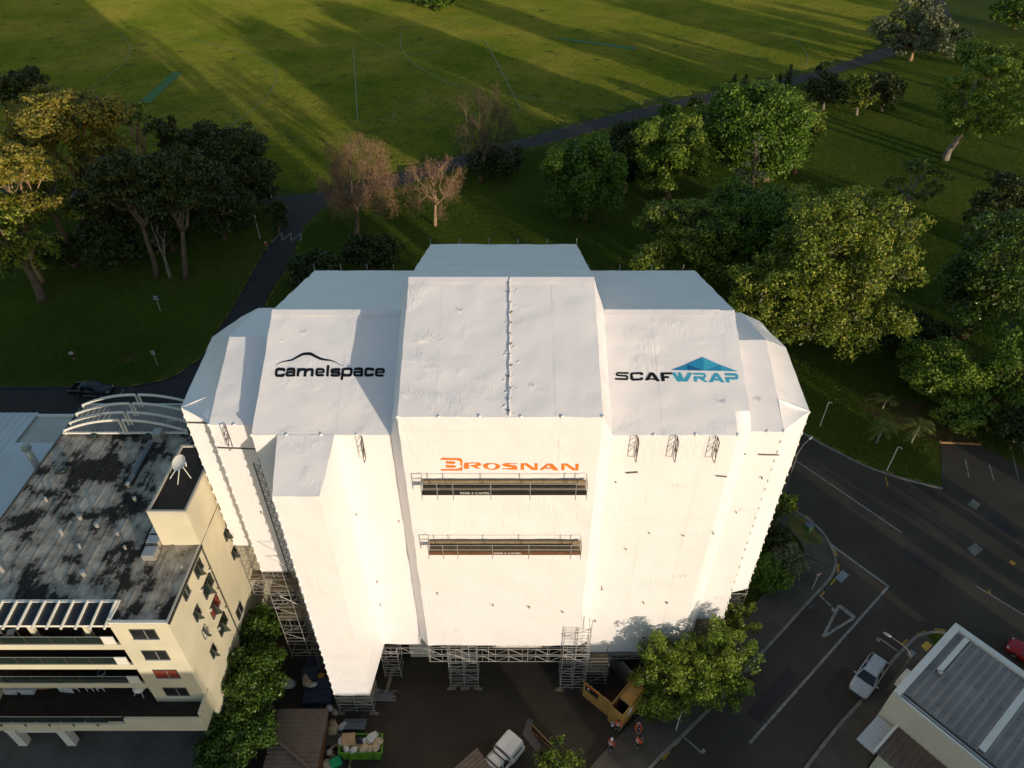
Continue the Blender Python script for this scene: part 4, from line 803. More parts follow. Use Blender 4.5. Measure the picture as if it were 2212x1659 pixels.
for c, lab in (((180, 880), 'pale outdoor armchair at the terrace end wall'), ((345, 880), 'pale outdoor armchair beside the draped table')):
    p = fx(c, z1); furn('armchair', p.x, p.y + .4, z1, 0, lab, 'armchair', [('seat', (-.5, .5, -.45, .45, .05, .42)), ('arm', (-.62, -.5, -.45, .45, .05, .68)), ('arm', (.5, .62, -.45, .45, .05, .68)), ('backrest', (-.62, .62, .45, .62, .05, .85)), ('cushion', (-.42, .42, -.4, .4, .42, .56))], 'tee')
p = fx((640, 840), z1); furn('draped_table', p.x, p.y + .5, z1, .1, 'small table under an ochre cloth on the lower terrace', 'table', LEG4(.6, .3, .7) + [('table_top', (-.75, .75, -.42, .42, .7, .75)), ('cloth', (-.78, .78, -.45, -.4, .3, .76))], 'cardboard')
p = fx((930, 860), z1); furn('draped_table', p.x, p.y + .5, z1, -.1, 'table with a hanging white cloth on the lower terrace', 'table', LEG4(.6, .35, .7) + [('table_top', (-.8, .8, -.5, .5, .7, .75)), ('cloth', (-.82, .3, -.55, -.49, .1, .76))], 'tee')
for c, lab in (((1170, 850), 'white terrace chair beside the clothed table'), ((1310, 850), 'white terrace chair further along from the clothed table')):
    p = fx(c, z1); furn('terrace_chair', p.x, p.y + .3, z1, 0, lab, 'chair', LEG4(.24, .22, .45) + [('seat', (-.27, .27, -.25, .25, .45, .5)), ('backrest', (-.27, .27, .22, .27, .5, .95))], 'white')
p = fx((1830, 880), z1); o = empty('hanging_chair', (p.x, p.y + .2, z1), 0, 'round white basket chair on splayed legs near the terrace wall', 'chair', 'balcony furniture')
MB().blob((0, 0, .75), (.5, .48, .42), 3, .05, 10, 6).build('basket', M['tee'], o, True)
for a in (.5, 2.1, 3.7, 5.3): rod('leg', (.6 * math.cos(a), .6 * math.sin(a), 0), (.2 * math.cos(a), .2 * math.sin(a), .5), .03, 'white', o)
p = fx((1960, 900), z1); o = empty('step_ladder', (p.x, p.y + .3, z1), 0, 'aluminium ladder leaning at the end of the lower terrace', 'ladder')
for s in (-.2, .2): rod('stile', (s, 0, 0), (s, .6, 1.9), .03, 'alu', o)
for i in range(6): rod('rung', (-.2, .09 + i * .09, .28 + i * .28), (.2, .09 + i * .09, .28 + i * .28), .018, 'alu', o)
o = fx((720, 50), z4); furn('dining_table', o.x, o.y + 1.2, z4, 0, 'long timber table with benches under the pergola', 'table', LEG4(1.5, .35, .7) + [('table_top', (-1.8, 1.8, -.45, .45, .7, .77)), ('bench', (-1.5, 1.5, -1.0, -.7, .4, .46)), ('bench_leg', (-1.3, -1.2, -.9, -.8, 0, .4)), ('bench_leg', (1.2, 1.3, -.9, -.8, 0, .4))], 'timber')
for c, z, lab in (((1135, 145), z4, 'round white pot near the top balcony rail'), ((1318, 672), FL[1] if False else 9.62, 'small round white pot on the third balcony down')):
    p = fx(c, z); o = empty('plant_pot', (p.x, p.y + .25, z), 0, lab, 'pot', 'balcony pots'); MB().cyl((0, 0, 0), .22, .42, 12, .27).build('pot', M['tee'], o, True); MB().cyl((0, 0, .421), .22, .01, 12).build('soil', M['dark'], o)
# ---------------------------------------------------------------- white shed beyond it
sh = empty('warehouse', (-48, 52, 0), 0, 'low warehouse with white ribbed metal roof and a flue pipe', 'building')
ZS = 9.0; a = G(0, 887, ZS); b_ = G(83, 890, ZS)
part(sh, 'wall', 'offwhite', -75, -39.7, 30, b_.y - .3, 0, ZS - .3)
corr(MB(), Vector((-75, 26, ZS - .1)) - sh.location, (1, 0, 0), (0, 1, 0), 75 + b_.x - .0, b_.y - 26, .8, .05).build('roof_sheet', M['roof_white'], sh)
c = G(53, 938, ZS); part(sh, 'roof_sheet', 'roof_white', b_.x, -39.7, 26, c.y - 1.2, ZS - .25, ZS - .05); part(sh, 'gutter', 'white', b_.x, -39.7, b_.y - .5, b_.y - .2, ZS - .6, ZS - .1)
p = c + Vector((3, 1, 0)); part(sh, 'ventilator', 'slate', b_.x + .3, -41.2, c.y - .9, b_.y - .9, ZS - 1.2, ZS - .8)
for i in range(14): part(sh, 'louvre', 'frame_dark', b_.x + .4 + i * .5, b_.x + .6 + i * .5, c.y - .8, b_.y - 1.0, ZS - .8, ZS - .72)
p = G(82, 1010, ZS) - sh.location; o = MB().cyl(p, .35, 2.6, 12).build('flue', M['alu'], sh, True); MB().cyl(p + Vector((0, 0, 2.6)), .45, .35, 12).build('cowl', M['steel'], o, True)
# ---------------------------------------------------------------- brown garage roofs near the camera
gr = empty('garage', (-16.5, 25, 0), 0, 'garage with brown ribbed metal roof beside the rubbish skip', 'garage')
q = [G(x, y, 2.7) for x, y in ((601, 1530), (711, 1530), (686, 1680), (560, 1680))]
x0, x1, y1, y0 = q[0].x, q[1].x, q[0].y, 18.0
part(gr, 'wall', 'red_brick', x0 + .3, x1 - .3, y0 + .3, y1 - .3, 0, 2.5)
corr(MB(), Vector((x0, y1, 2.62)) - gr.location, (0, -1, 0), (1, 0, 0), y1 - y0, x1 - x0, .34, .07).build('roof_sheet', M['roof_brown'], gr)
mb = MB(); corr(mb, Vector((x0 - 4.5, y0 + 2.4, 2.2)) - gr.location, Vector((.9, -.45, 0)), Vector((.45, .9, .05)), 7, 3.6, .34, .06).build('roof_sheet', M['roof_brown'], gr)
hp1, hp2 = G(601, 1602, 2.8), G(668, 1659, 2.8); MB().beam(hp1 - gr.location, hp2 - gr.location, .22, .12).build('hip_cap', M['roof_brown'], gr)
g2 = empty('carport', (-2.5, 22, 0), 0, 'small brown ribbed carport roof at the bottom edge', 'carport')
q = [G(x, y, 2.4) for x, y in ((1031, 1615), (1056, 1650))]; u = (G(975, 1664, 2.4) - q[0]).normalized(); v = Vector((-u.y, u.x, 0)) * (-1 if Vector((-u.y, u.x, 0)).x < 0 else 1)
dd = (q[1] - q[0]).normalized()
corr(MB(), q[0] - g2.location, dd, u, 3.2, 4.6, .3, .05).build('roof_sheet', M['roof_brown'], g2)
for s, t in ((.3, .3), (2.8, .3), (.3, 4.2), (2.8, 4.2)): p = q[0] + dd * s + u * t - g2.location; rod('post', (p.x, p.y, 0), (p.x, p.y, 2.4), .06, 'timber', g2)
# ---------------------------------------------------------------- pale building on the street corner, lower right
cr = empty('corner_building', (36, 27, 0), 0, 'pale corner building with grey ribbed metal roof and white capped parapet', 'building')
A = Vector((30.2, 28.4, 0)); u = Vector((7.9, 6.1, 0)).normalized(); v = Vector((u.y, -u.x, 0)); LU, LV, ZC = 9.95, 16.0, 5.7
rzc = math.atan2(u.y, u.x)
def cpt(s, t, z): return A + u * s + v * t + Vector((0, 0, z)) - cr.location
def cbox(name, m, s0, s1, t0, t1, z0, z1): return MB().box(cpt((s0 + s1) / 2, (t0 + t1) / 2, (z0 + z1) / 2), (s1 - s0, t1 - t0, z1 - z0), rzc).build(name, M[m], cr)
cbox('wall', 'beige', 0, LU, 0, LV, 0, ZC - .35)
for nm, b_ in (('parapet', (0, LU, 0, .55)), ('parapet', (LU - .5, LU, .56, LV)), ('parapet', (0, .16, .56, LV))): cbox(nm, 'white', *b_, ZC - .35, ZC + (.05 if b_[1] > .3 else -.1))
corr(MB(), cpt(.75, .6, ZC - .22), v, u, LV - .8, LU - 1.35, .62, .11).build('roof_sheet', M['roof_grey'], cr)
cbox('gutter', 'frame_dark', .17, .74, .6, LV, ZC - .34, ZC - .28); cbox('gutter_lip', 'alu', .34, .5, .6, LV, ZC - .27, ZC - .2)
cbox('roof_walk', 'white', 1.0, LU - .6, 6.2, 6.7, ZC - .12, ZC - .06); cbox('roof_walk', 'white', 4.6, LU - .6, 1.15, 1.55, ZC - .12, ZC - .06); cbox('roof_walk', 'white', .8, LU - 1.2, 13.3, 13.9, ZC - .12, ZC - .06)
p = cpt(4.4, 1.5, ZC - .1); MB().cyl(p, .16, .35, 10).build('roof_vent', M['alu'], cr, True)
for i in range(60):
    rr = random.Random(i); p = cpt(rr.uniform(.9, LU - .8), rr.uniform(.8, LV - .6), ZC - .13); MB().box(p, (rr.uniform(.06, .16), rr.uniform(.05, .1), .03), rr.uniform(0, 3)).build('dead_leaf', M['mulch'], cr)
# wall that faces lower left: windows with white frames
def cwin(t, z, w, h, panes):
    f = empty('window', cpt(-.02, t, z)); f.parent = cr; f.rotation_euler = (0, 0, math.atan2(v.y, v.x))
    MB().bx(-w / 2, w / 2, -.14, .0, -h / 2, h / 2).build('frame', M['white'], f); k = panes
    for i in range(k):
        a = -w / 2 + .1 + (w - .2) * i / k; b2 = -w / 2 + .1 + (w - .2) * (i + 1) / k; MB().bx(a + .04, b2 - .04, -.17, -.13, -h / 2 + .1, h / 2 - .1).build('pane', M['glass'], f)
    MB().bx(-w / 2 - .1, w / 2 + .1, -.3, 0, -h / 2 - .1, -h / 2).build('sill', M['white'], f)
cwin(9.6, 4.1, 1.7, 1.3, 2); cwin(12.3, 4.1, 3.2, 1.3, 3); cwin(8.8, 1.7, 1.4, 1.4, 2)
corr(MB(), cpt(-3.4, 1.6, 2.5), v, u, 8.0, 3.3, .5, .09).build('lean_to_roof', M['roof_brown'], cr); cbox('lean_to_wall', 'beige', -3.2, -.05, 1.8, 9.4, 0, 2.35); cbox('lean_to_fascia', 'white', -3.5, -.02, 1.38, 1.58, 2.3, 2.62)
corr(MB(), cpt(-3.3, .05, 2.0), u, v, 3.2, 1.3, .3, .05).build('side_canopy', M['roof_white'], cr)
cbox('meter_box', 'white', 2.2, 3.6, -.45, -.02, 3.6, 4.6)
# ---------------------------------------------------------------- trees
LM = {
 'olive': leaf_mat('olive_leaves', [(0.07, 0.126, 0.008), (0.14, 0.203, 0.017), (0.238, 0.28, 0.028), (0.406, 0.378, 0.063)], .3),
 'green': leaf_mat('green_leaves', [(0.047, 0.108, 0.008), (0.101, 0.189, 0.014), (0.189, 0.27, 0.024)], .3),
 'dark': leaf_mat('dark_leaves', [(.02, .032, .005), (.042, .056, .008), (.075, .082, .012)], .2),  # deep green leaves; also puts shade into the colour of shaded trees
 'gum': leaf_mat('sunlit_gum_leaves', [(.12, .13, .012), (.24, .215, .025), (.42, .30, .06)], .28),  # low sun put into the golden leaf colour
 'glossy': leaf_mat('glossy_leaves', [(0.029, 0.068, 0.007), (0.058, 0.114, 0.012), (0.111, 0.169, 0.023)], .2, .3),
 'brown': leaf_mat('brown_twigs', [(.16, .085, .045), (.27, .155, .085), (.38, .23, .13)], .2, .8),
 'greybrown': leaf_mat('grey_twigs', [(.045, .032, .02), (.08, .058, .038), (.12, .085, .055)], .1, .8),
 'lime': leaf_mat('bright_leaves', [(0.078, 0.15, 0.01), (0.169, 0.247, 0.021), (0.299, 0.338, 0.046)], .3),
 'grey': leaf_mat('grey_green_leaves', [(0.086, 0.103, 0.046), (0.172, 0.184, 0.086), (0.276, 0.265, 0.138)], .25),
 'palm': leaf_mat('palm_leaves', [(0.078, 0.111, 0.016), (0.169, 0.195, 0.029), (0.286, 0.26, 0.065)], .25, .4),
 'pine': leaf_mat('pine_needles', [(0.042, 0.077, 0.011), (0.091, 0.133, 0.017), (0.168, 0.196, 0.031)], .2),
}
NLEAF = 0
def leaf_mesh(name, lobes, leaf, dens, rng, flat=0.0, twig=False, up=.25):
    """lobes: (centre, radii). Leaves fill a ragged shell of every lobe."""
    global NLEAF
    P = []; D = []
    for c, r in lobes:
        r = np.array(r); area = 4 * math.pi * ((r[0] * r[1]) ** 1.6 / 3 + 2 * (r[0] * r[2]) ** 1.6 / 3) ** (1 / 1.6)
        n = max(12, int(dens * area / (leaf * leaf)))
        d = rng.normal(size=(n, 3)); d[:, 2] += up * .9; d /= np.linalg.norm(d, axis=1)[:, None]
        ph = rng.uniform(0, 6.28, 6); f = rng.uniform(2.0, 4.5, 3)
        wob = 1 + .16 * np.sin(d[:, 0] * f[0] * 2 + ph[0]) * np.sin(d[:, 1] * f[1] * 2 + ph[1]) + .10 * np.sin(d[:, 2] * f[2] * 3 + ph[2])
        rad = wob * (1.04 - .5 * rng.random(n) ** 1.8)
        if twig: rad = wob * (1.05 - .85 * rng.random(n) ** 1.1)
        P.append(np.array(c) + d * r * rad[:, None]); D.append(d)
    P = np.concatenate(P); D = np.concatenate(D); n = len(P); NLEAF += n
    if twig:
        t = D + rng.normal(size=(n, 3)) * .35 + np.array([0, 0, .55]); t /= np.linalg.norm(t, axis=1)[:, None]
        b = np.cross(t, rng.normal(size=(n, 3))); b /= np.linalg.norm(b, axis=1)[:, None]
        Ls = leaf * rng.uniform(1.2, 3.0, n)[:, None]; Ws = leaf * rng.uniform(.10, .24, n)[:, None]
    else:
        nm = D + rng.normal(size=(n, 3)) * .75; nm[:, 2] += .35; nm /= np.linalg.norm(nm, axis=1)[:, None]
        t = np.cross(nm, rng.normal(size=(n, 3))); t /= np.linalg.norm(t, axis=1)[:, None]; b = np.cross(nm, t)
        s = rng.uniform(.6, 1.35, n)[:, None]; Ls = leaf * s * 1.25; Ws = leaf * s * .8
    V = np.empty((n, 4, 3)); V[:, 0] = P - t * Ls / 2; V[:, 1] = P + b * Ws / 2; V[:, 2] = P + t * Ls / 2; V[:, 3] = P - b * Ws / 2
    return arr_mesh(name, V.reshape(-1, 3), np.arange(n * 4).reshape(-1, 4))
def limb(mb, a, b, r0, r1, rng, n=5, wob=.08, sides=6):
    a = Vector(a); b = Vector(b); L = (b - a).length; pts = []
    k1, k2 = rng.normal(size=3) * wob * L, rng.normal(size=3) * wob * L * .5
    for i in range(n + 1):
        t = i / n; s = math.sin(math.pi * t); s2 = math.sin(2 * math.pi * t)
        pts.append(a.lerp(b, t) + Vector(k1) * s * .6 + Vector(k2) * s2 * .6)
    mb.tube(pts, [r0 + (r1 - r0) * (i / n) ** .8 for i in range(n + 1)], sides); return pts
def tree(kind, cx, cy, hw, hh, label, z=None, base=None, leaves='green', seed=1, name=None, bark=None, cat='tree', group=None, dens=None, nl=None, leafpx=3.4, lean=None, xyz=None, lsz=None):
    rng = np.random.default_rng(seed)
    if xyz is not None:                     # placed outright: x, y, crown centre height, radius, half height
        cen = Vector((xyz[0], xyz[1], xyz[2])); B = Vector((xyz[0], xyz[1], 0)); r, v = xyz[3], xyz[4]; dp = max(80, depth(cen))
    else:
        if base is not None:
            B = G(*base); cen = atY(cx, cy, B.y)
        else:
            cen = G(cx, cy, z); B = Vector((cen.x, cen.y, 0))
        dp = depth(cen); r = hw * dp / FOC; hv = hh * dp / FOC
        dep = math.atan2(CAMZ - cen.z, cen.y); v2 = (hv ** 2 - (r * math.sin(dep)) ** 2) / math.cos(dep) ** 2
        v = math.sqrt(max(v2, (.42 * r) ** 2)); v = min(v, cen.z - .15) if kind != 'gum' else v
    leaf = lsz or (leafpx * (.66 if dp > 120 else .74)) * dp / 710.0
    if kind == 'bare': leaf *= .75
    off = cen - B; c = np.array(off)
    root = empty(name or {'pine': 'pine_tree', 'gum': 'gum_tree', 'bare': 'bare_tree', 'dome': 'round_tree', 'bush': 'shrub', 'cone': 'conifer', 'col': 'cypress'}.get(kind, 'broadleaf_tree'), B, 0, label, cat, group)
    lobes = []; mb = MB(); wood = M[bark or ('bark_pale' if kind == 'gum' else 'bark_grey' if kind in ('bare', 'pine') else 'bark')]
    tr = max(.06, (.035 if kind in ('broad', 'dome', 'pine') else .019 if kind == 'gum' else .024) * (off.z + v) + .02)
    if kind in ('broad', 'dome', 'bush'):
        N_ = nl or {'broad': 26, 'dome': 18, 'bush': 12}[kind]
        for i in range(N_):
            ga = i * 2.39996 + rng.uniform(-.5, .5); zz = 1 - 2 * (i + rng.uniform(-.6, 1.6)) / N_; zz = max(-1, min(1, zz)); rr = math.sqrt(max(0, 1 - zz * zz))
            if kind == 'bush': zz = zz * .6 + .1
            k = rng.uniform(.52, 1.02) if kind == 'broad' else rng.uniform(.66, .82); lr = rng.uniform(.22, .40) if kind == 'broad' else rng.uniform(.32, .42)
            lobes.append((c + np.array([rr * math.cos(ga) * r * k, rr * math.sin(ga) * r * k, zz * v * k]), (r * lr, r * lr, max(v * lr * .85, r * lr * .55))))
        lobes.append((c, (r * .6, r * .6, v * .6)))
        if kind == 'bush': lobes = [(np.array([l[0][0], l[0][1], max(l[0][2], l[1][2] * .7)]), l[1]) for l in lobes]
    elif kind == 'gum':
        N_ = nl or 14
        for i in range(N_):
            ga = i * 2.39996; q = math.sqrt((i + .5) / N_) * .82; zz = (1 - q * q) * .9 - .35 + rng.uniform(-.4, .25)
            lr = rng.uniform(.26, .42); lobes.append((c + np.array([math.cos(ga) * q * r, math.sin(ga) * q * r, zz * v]), (r * lr, r * lr, r * lr * .5)))
    elif kind == 'bare':
        N_ = nl or 18
        for i in range(N_):
            ga = i * 2.39996; zz = 1 - 1.6 * (i + .5) / N_; rr = math.sqrt(max(0, 1 - zz * zz)); k = rng.uniform(.5, 1.0); lr = rng.uniform(.15, .27)
            lobes.append((c + np.array([rr * math.cos(ga) * r * k, rr * math.sin(ga) * r * k, zz * v * k]), (r * lr, r * lr, r * lr * 1.35)))
    elif kind == 'pine':
        N_ = nl or 18
        for i in range(N_):
            ga = i * 2.39996; zz = rng.uniform(-.8, .9); rr = math.sqrt(max(0, 1 - abs(zz) ** 2)); k = rng.uniform(.45, .88); lr = rng.uniform(.2, .32)
            lobes.append((c + np.array([rr * math.cos(ga) * r * k, rr * math.sin(ga) * r * k, zz * v]), (r * lr, r * lr, r * lr * .6)))
    elif kind in ('cone', 'col'):
        N_ = nl or 20
        for i in range(N_):
            t = (i + .5) / N_; w = (1 - t) ** (.8 if kind == 'cone' else .45) * (1 if t > .08 else .8); ga = i * 2.39996
            k = w * r * (.62 if kind == 'cone' else .3); lr = max(.10, .42 * w) * r if kind == 'cone' else max(.25, .75 * w) * r
            lobes.append((np.array([math.cos(ga) * k + c[0], math.sin(ga) * k + c[1], c[2] - v + 2 * v * t]), (lr, lr, lr * (.55 if kind == 'cone' else 1.1))))
    big = lobes
    if kind in ('broad', 'dome', 'bush', 'gum', 'pine'):
        sub = []
        for cc, rr in lobes:
            rr = np.array(rr); ns = {'broad': 7, 'dome': 7, 'bush': 6, 'gum': 5, 'pine': 5}[kind]
            for q in range(ns):
                d = rng.normal(size=3); d[2] += .35; d /= np.linalg.norm(d); f = rng.uniform(.34, .54) * (1.0 if kind in ('broad', 'pine') else 1.25)
                sub.append((np.array(cc) + d * rr * rng.uniform(.62, .9), rr * f))
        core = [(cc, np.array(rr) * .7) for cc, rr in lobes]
    # trunk and limbs
    bot = Vector((off.x * .55, off.y * .55, max(.4, off.z - v * .55)))
    if kind in ('gum', 'pine'): bot = Vector((off.x * .5, off.y * .5, off.z * .62 - v * .2))
    if kind in ('cone', 'col'): bot = Vector((off.x, off.y, off.z + v * .6))
    limb(mb, (0, 0, -.1), bot, tr * 1.15, tr * .7, rng, 6, .03, 8)
    if kind not in ('cone', 'col'):
        pick = list(range(len(lobes))); rng.shuffle(pick)
        nlimb = {'broad': 12, 'dome': 8, 'bush': 6, 'gum': 14, 'bare': 18, 'pine': 14}[kind]
        forks = []
        for i in range(4 if kind in ('gum', 'bare', 'broad', 'pine') else 0):
            a = i * 1.571 + rng.uniform(-.4, .4); f = Vector((off.x * .8 + math.cos(a) * r * .28, off.y * .8 + math.sin(a) * r * .28, bot.z + (off.z - bot.z) * .55)); limb(mb, bot, f, tr * .7, tr * .45, rng, 4, .12 if kind == 'gum' else .07); forks.append(f)
        for j in pick[:nlimb]:
            e = Vector(lobes[j][0]); s = min(forks, key=lambda f: (f - e).length) if forks else bot
            pts = limb(mb, s, e, tr * .36, tr * .10, rng, 5, .14 if kind in ('gum', 'bare') else .10, 5)
            if kind in ('bare', 'gum'):
                lr = lobes[j][1][0]
                for q in range(5):
                    w = Vector(rng.normal(size=3)) * lr * .6; w.z = (abs(w.z) + .2 * lr) if kind == 'bare' else min(.1 * lr, abs(w.z) * .3); limb(mb, pts[3], e + w, tr * .13, tr * .03, rng, 3, .1, 4)
    mb.build('trunk', wood, root, True)
    dn = dens or {'broad': .85, 'dome': 1.6, 'bush': 1.3, 'gum': 1.3, 'bare': .55, 'pine': .8, 'cone': .9, 'col': 1.1}[kind]
    if kind in ('broad', 'dome', 'bush', 'gum', 'pine'): lobes = sub
    me = leaf_mesh('crown', lobes, leaf, dn * .8, rng, twig=(kind == 'bare'), up=.35 if kind in ('gum', 'broad', 'dome') else .1)
    o = link('crown', me, root, LM[leaves])
    if kind in ('broad', 'dome', 'bush', 'gum'): link('inner_crown', leaf_mesh('inner_crown', core, leaf * 1.5, .5, rng), root, LM['dark'])  # dark inner leaves put the shade between clumps into colour
    return root
# right of the field and along the park road
tree('dome', 1262, 385, 86, 92, 'round dark green tree standing alone on the lawn behind the wrapped roof', base=(1262, 474), leaves='green', seed=11)
tree('dome', 1345, 330, 52, 66, 'dark bushy tree tucked beside the sunlit round tree', base=(1350, 415), leaves='dark', seed=12)
tree('dome', 1443, 330, 84, 78, 'round tree with one flank glowing yellow green', base=(1443, 428), leaves='lime', seed=13)  # whole crown in brighter leaves, sunlight on the flank put into colour
tree('dome', 1635, 285, 118, 92, 'large pointed tree mass with sunlit crown beside the park path', base=(1655, 392), leaves='green', seed=14, nl=34, dens=1.1)
tree('cone', 1655, 225, 46, 60, 'pointed sunlit tree top rising from the large tree mass', base=(1660, 340), leaves='lime', seed=114)  # brighter leaves give the tree mass its sunlit top by colour
tree('broad', 1725, 285, 48, 68, 'golden flanked tree at the right of the large tree mass', base=(1715, 375), leaves='olive', seed=15)
tree('cone', 1622, 372, 62, 84, 'pale feathery conifer in front of the large tree mass', base=(1622, 462), leaves='grey', seed=16)
tree('bush', 1446, 238, 22, 22, 'small round shrub touching the path edge', base=(1446, 256), leaves='green', seed=17, cat='shrub')
tree('bush', 1505, 223, 20, 18, 'small dark ball shrub further along the path', base=(1505, 239), leaves='dark', seed=18, cat='shrub')
for i, (x, y, hw, hh, lab) in enumerate(((1585, 182, 11, 26, 'slim dark cypress, first of the four by the path'), (1608, 184, 10, 26, 'slim dark cypress with a rusty top, second of the four by the path'), (1682, 184, 10, 26, 'slim dark cypress, third of the four by the path'), (1702, 172, 14, 36, 'tallest slim dark cypress by the path'))):
    tree('col', x, y, hw, hh, lab, base=(x - (0 if i < 3 else 4), y + hh * .9), leaves='dark', seed=20 + i, group='cypresses by the path', nl=12)
tree('broad', 1782, 190, 52, 40, 'small spreading tree with pale trunk, nearest the path of the three', base=(1778, 237), leaves='dark', seed=25, bark='bark_grey', nl=16, group='young trees on the lawn')
tree('broad', 1855, 200, 34, 44, 'slim young tree with pale trunk between two darker trees', base=(1850, 249), leaves='olive', seed=26, bark='bark_grey', nl=12, group='young trees on the lawn')
tree('broad', 1912, 190, 56, 44, 'small dark spreading tree, farthest right of the three on the lawn', base=(1904, 240), leaves='dark', seed=27, bark='bark_grey', nl=16, group='young trees on the lawn')
tree('broad', 1985, 62, 84, 52, 'grey green gum with pale limbs overhanging the path bend', base=(1966, 132), leaves='grey', seed=28, bark='bark_pale', nl=24)
tree('broad', 2135, 130, 72, 32, 'flat topped tree behind the tall leaning pine', base=(2128, 200), leaves='olive', seed=29)
tree('pine', 2118, 218, 96, 82, 'tall leaning pine with pale forked limbs and open crown', base=(2042, 346), leaves='lime', seed=30, nl=40, dens=1.7)
tree('broad', 2195, 22, 46, 34, 'leafy tree cut by the top right corner', base=(2190, 62), leaves='green', seed=31)
tree('pine', 1976, 398, 62, 52, 'small open pine leaning over the sunlit lawn', base=(1938, 474), leaves='pine', seed=32, nl=22, dens=1.3)
# leafy mass right of the wrapped building
tree('broad', 1500, 515, 128, 92, 'broad leafy tree touching the wrapped roof edge', z=9.5, leaves='olive', seed=40, nl=40, leafpx=3.0)
tree('broad', 1640, 478, 112, 82, 'tall leafy tree at the back of the leafy mass', z=12, leaves='green', seed=41, nl=34, leafpx=3.0)
tree('broad', 1788, 588, 166, 156, 'biggest leafy tree with yellow green crown beside the wrapped building', z=11, leaves='olive', seed=42, nl=60, leafpx=3.0)
tree('broad', 1660, 655, 98, 100, 'drooping leafy tree against the right end of the wrapping', z=8, leaves='olive', seed=43, nl=30, leafpx=3.0)
tree('broad', 2160, 440, 68, 68, 'dark tree at the right edge above the glossy one', z=9, leaves='dark', seed=44, leafpx=3.2)
tree('broad', 2140, 600, 98, 118, 'glossy deep green tree at the right edge', z=10, leaves='glossy', seed=45, nl=34, leafpx=3.4)
tree('bush', 2035, 800, 88, 92, 'pale leafed shrub mass above the palms', z=4.0, leaves='lime', seed=46, nl=30, leafpx=3.2, cat='shrub')
tree('bush', 1970, 730, 80, 60, 'shaded shrub in the hollow behind the palms', z=3.0, leaves='dark', seed=47, nl=18, cat='shrub')
tree('broad', 2190, 790, 76, 92, 'shaded evergreen at the right edge above the parking bays', z=6, leaves='green', seed=48, nl=26)
tree('bush', 2145, 905, 46, 48, 'small sunlit shrub near the timber edging', z=2.0, leaves='olive', seed=49, cat='shrub')
tree('bush', 2205, 930, 60, 60, 'dark shrub cut by the right edge', z=3.0, leaves='dark', seed=50, cat='shrub')
tree('bush', 2070, 900, 50, 50, 'leafy shrub spilling onto the bark bed', z=2.4, leaves='lime', seed=51, cat='shrub')
# beside the right end of the building and the street
tree('bush', 1698, 1090, 24, 34, 'thin scrubby bush beside the verge at the building corner', z=1.8, leaves='olive', seed=55, cat='shrub')
tree('bush', 1705, 1212, 40, 50, 'round grey leafed shrub by the give way sign', z=1.5, leaves='grey', seed=56, cat='shrub', leafpx=2.6, nl=16)
tree('bush', 1658, 1238, 46, 66, 'green shrub between the wrapping and the grey shrub', z=1.8, leaves='green', seed=57, cat='shrub', leafpx=2.6, nl=18)
tree('bush', 1672, 1155, 34, 44, 'shaded shrub against the right hem of the wrapping', z=2.0, leaves='dark', seed=58, cat='shrub', leafpx=2.6)
tree('broad', 1592, 1342, 44, 48, 'small light tree at the outer scaffold legs', z=4.0, leaves='olive', seed=59, leafpx=2.8, nl=14)
tree('broad', 1448, 1466, 76, 82, 'leafy pavement tree beside the plywood hoarding', z=4.6, leaves='lime', seed=60, leafpx=2.9, nl=30)
tree('broad', 1552, 1442, 72, 82, 'leafy pavement tree nearer the kerb of the side street', z=4.8, leaves='lime', seed=61, leafpx=2.9, nl=30)
tree('bush', 1415, 1530, 30, 26, 'shaded low plants at the foot of the pavement tree', z=.8, leaves='green', seed=62, cat='shrub', leafpx=2.6)
tree('broad', 1208, 1660, 58, 48, 'light green tree top at the bottom edge by the fence panel', z=4.5, leaves='lime', seed=63, leafpx=2.9, nl=16)
for i, (x, y, hw, hh, z, lab) in enumerate(((560, 1362, 46, 52, 4.4, 'glossy shrub squeezed between the scaffold and the cream wall'), (545, 1460, 66, 70, 4.4, 'tall glossy shrub in the middle of the side hedge'), (520, 1560, 78, 72, 3.6, 'wide glossy shrub beside the brown garage roof'), (478, 1625, 52, 48, 2.2, 'low shaded shrub at the end of the side hedge'))):
    tree('bush', x, y, hw, hh, lab, z=z, leaves='glossy', seed=65 + i, cat='shrub', leafpx=2.8, nl=20, group='side hedge shrubs')
# dark shrubs behind the left wing
tree('bush', 683, 588, 66, 56, 'dark shrub behind the left wing roof, beside the road', z=4, leaves='dark', seed=70, cat='shrub', nl=18)
tree('bush', 803, 548, 62, 48, 'dark shrub behind the left wing roof, nearer the bare tree', z=4, leaves='dark', seed=71, cat='shrub', nl=18)
# bare trees in the middle
tree('bare', 772, 400, 92, 108, 'big brown bare tree left of the lone pale one', base=(768, 508), leaves='brown', seed=72, nl=44, dens=1.2, bark='bark')
tree('bare', 942, 408, 74, 66, 'pale brown bare tree with spreading orange lit limbs', base=(940, 488), leaves='brown', seed=73, nl=26, dens=.9, bark='bark_pale')
tree('bare', 1052, 285, 76, 92, 'dark bare tree beside the park path', base=(1038, 392), leaves='greybrown', seed=74, nl=24, dens=.9, bark='bark')
tree('bush', 1070, 350, 62, 36, 'dark evergreen skirt under the dark bare tree', base=(1062, 380), leaves='dark', seed=75, cat='shrub')
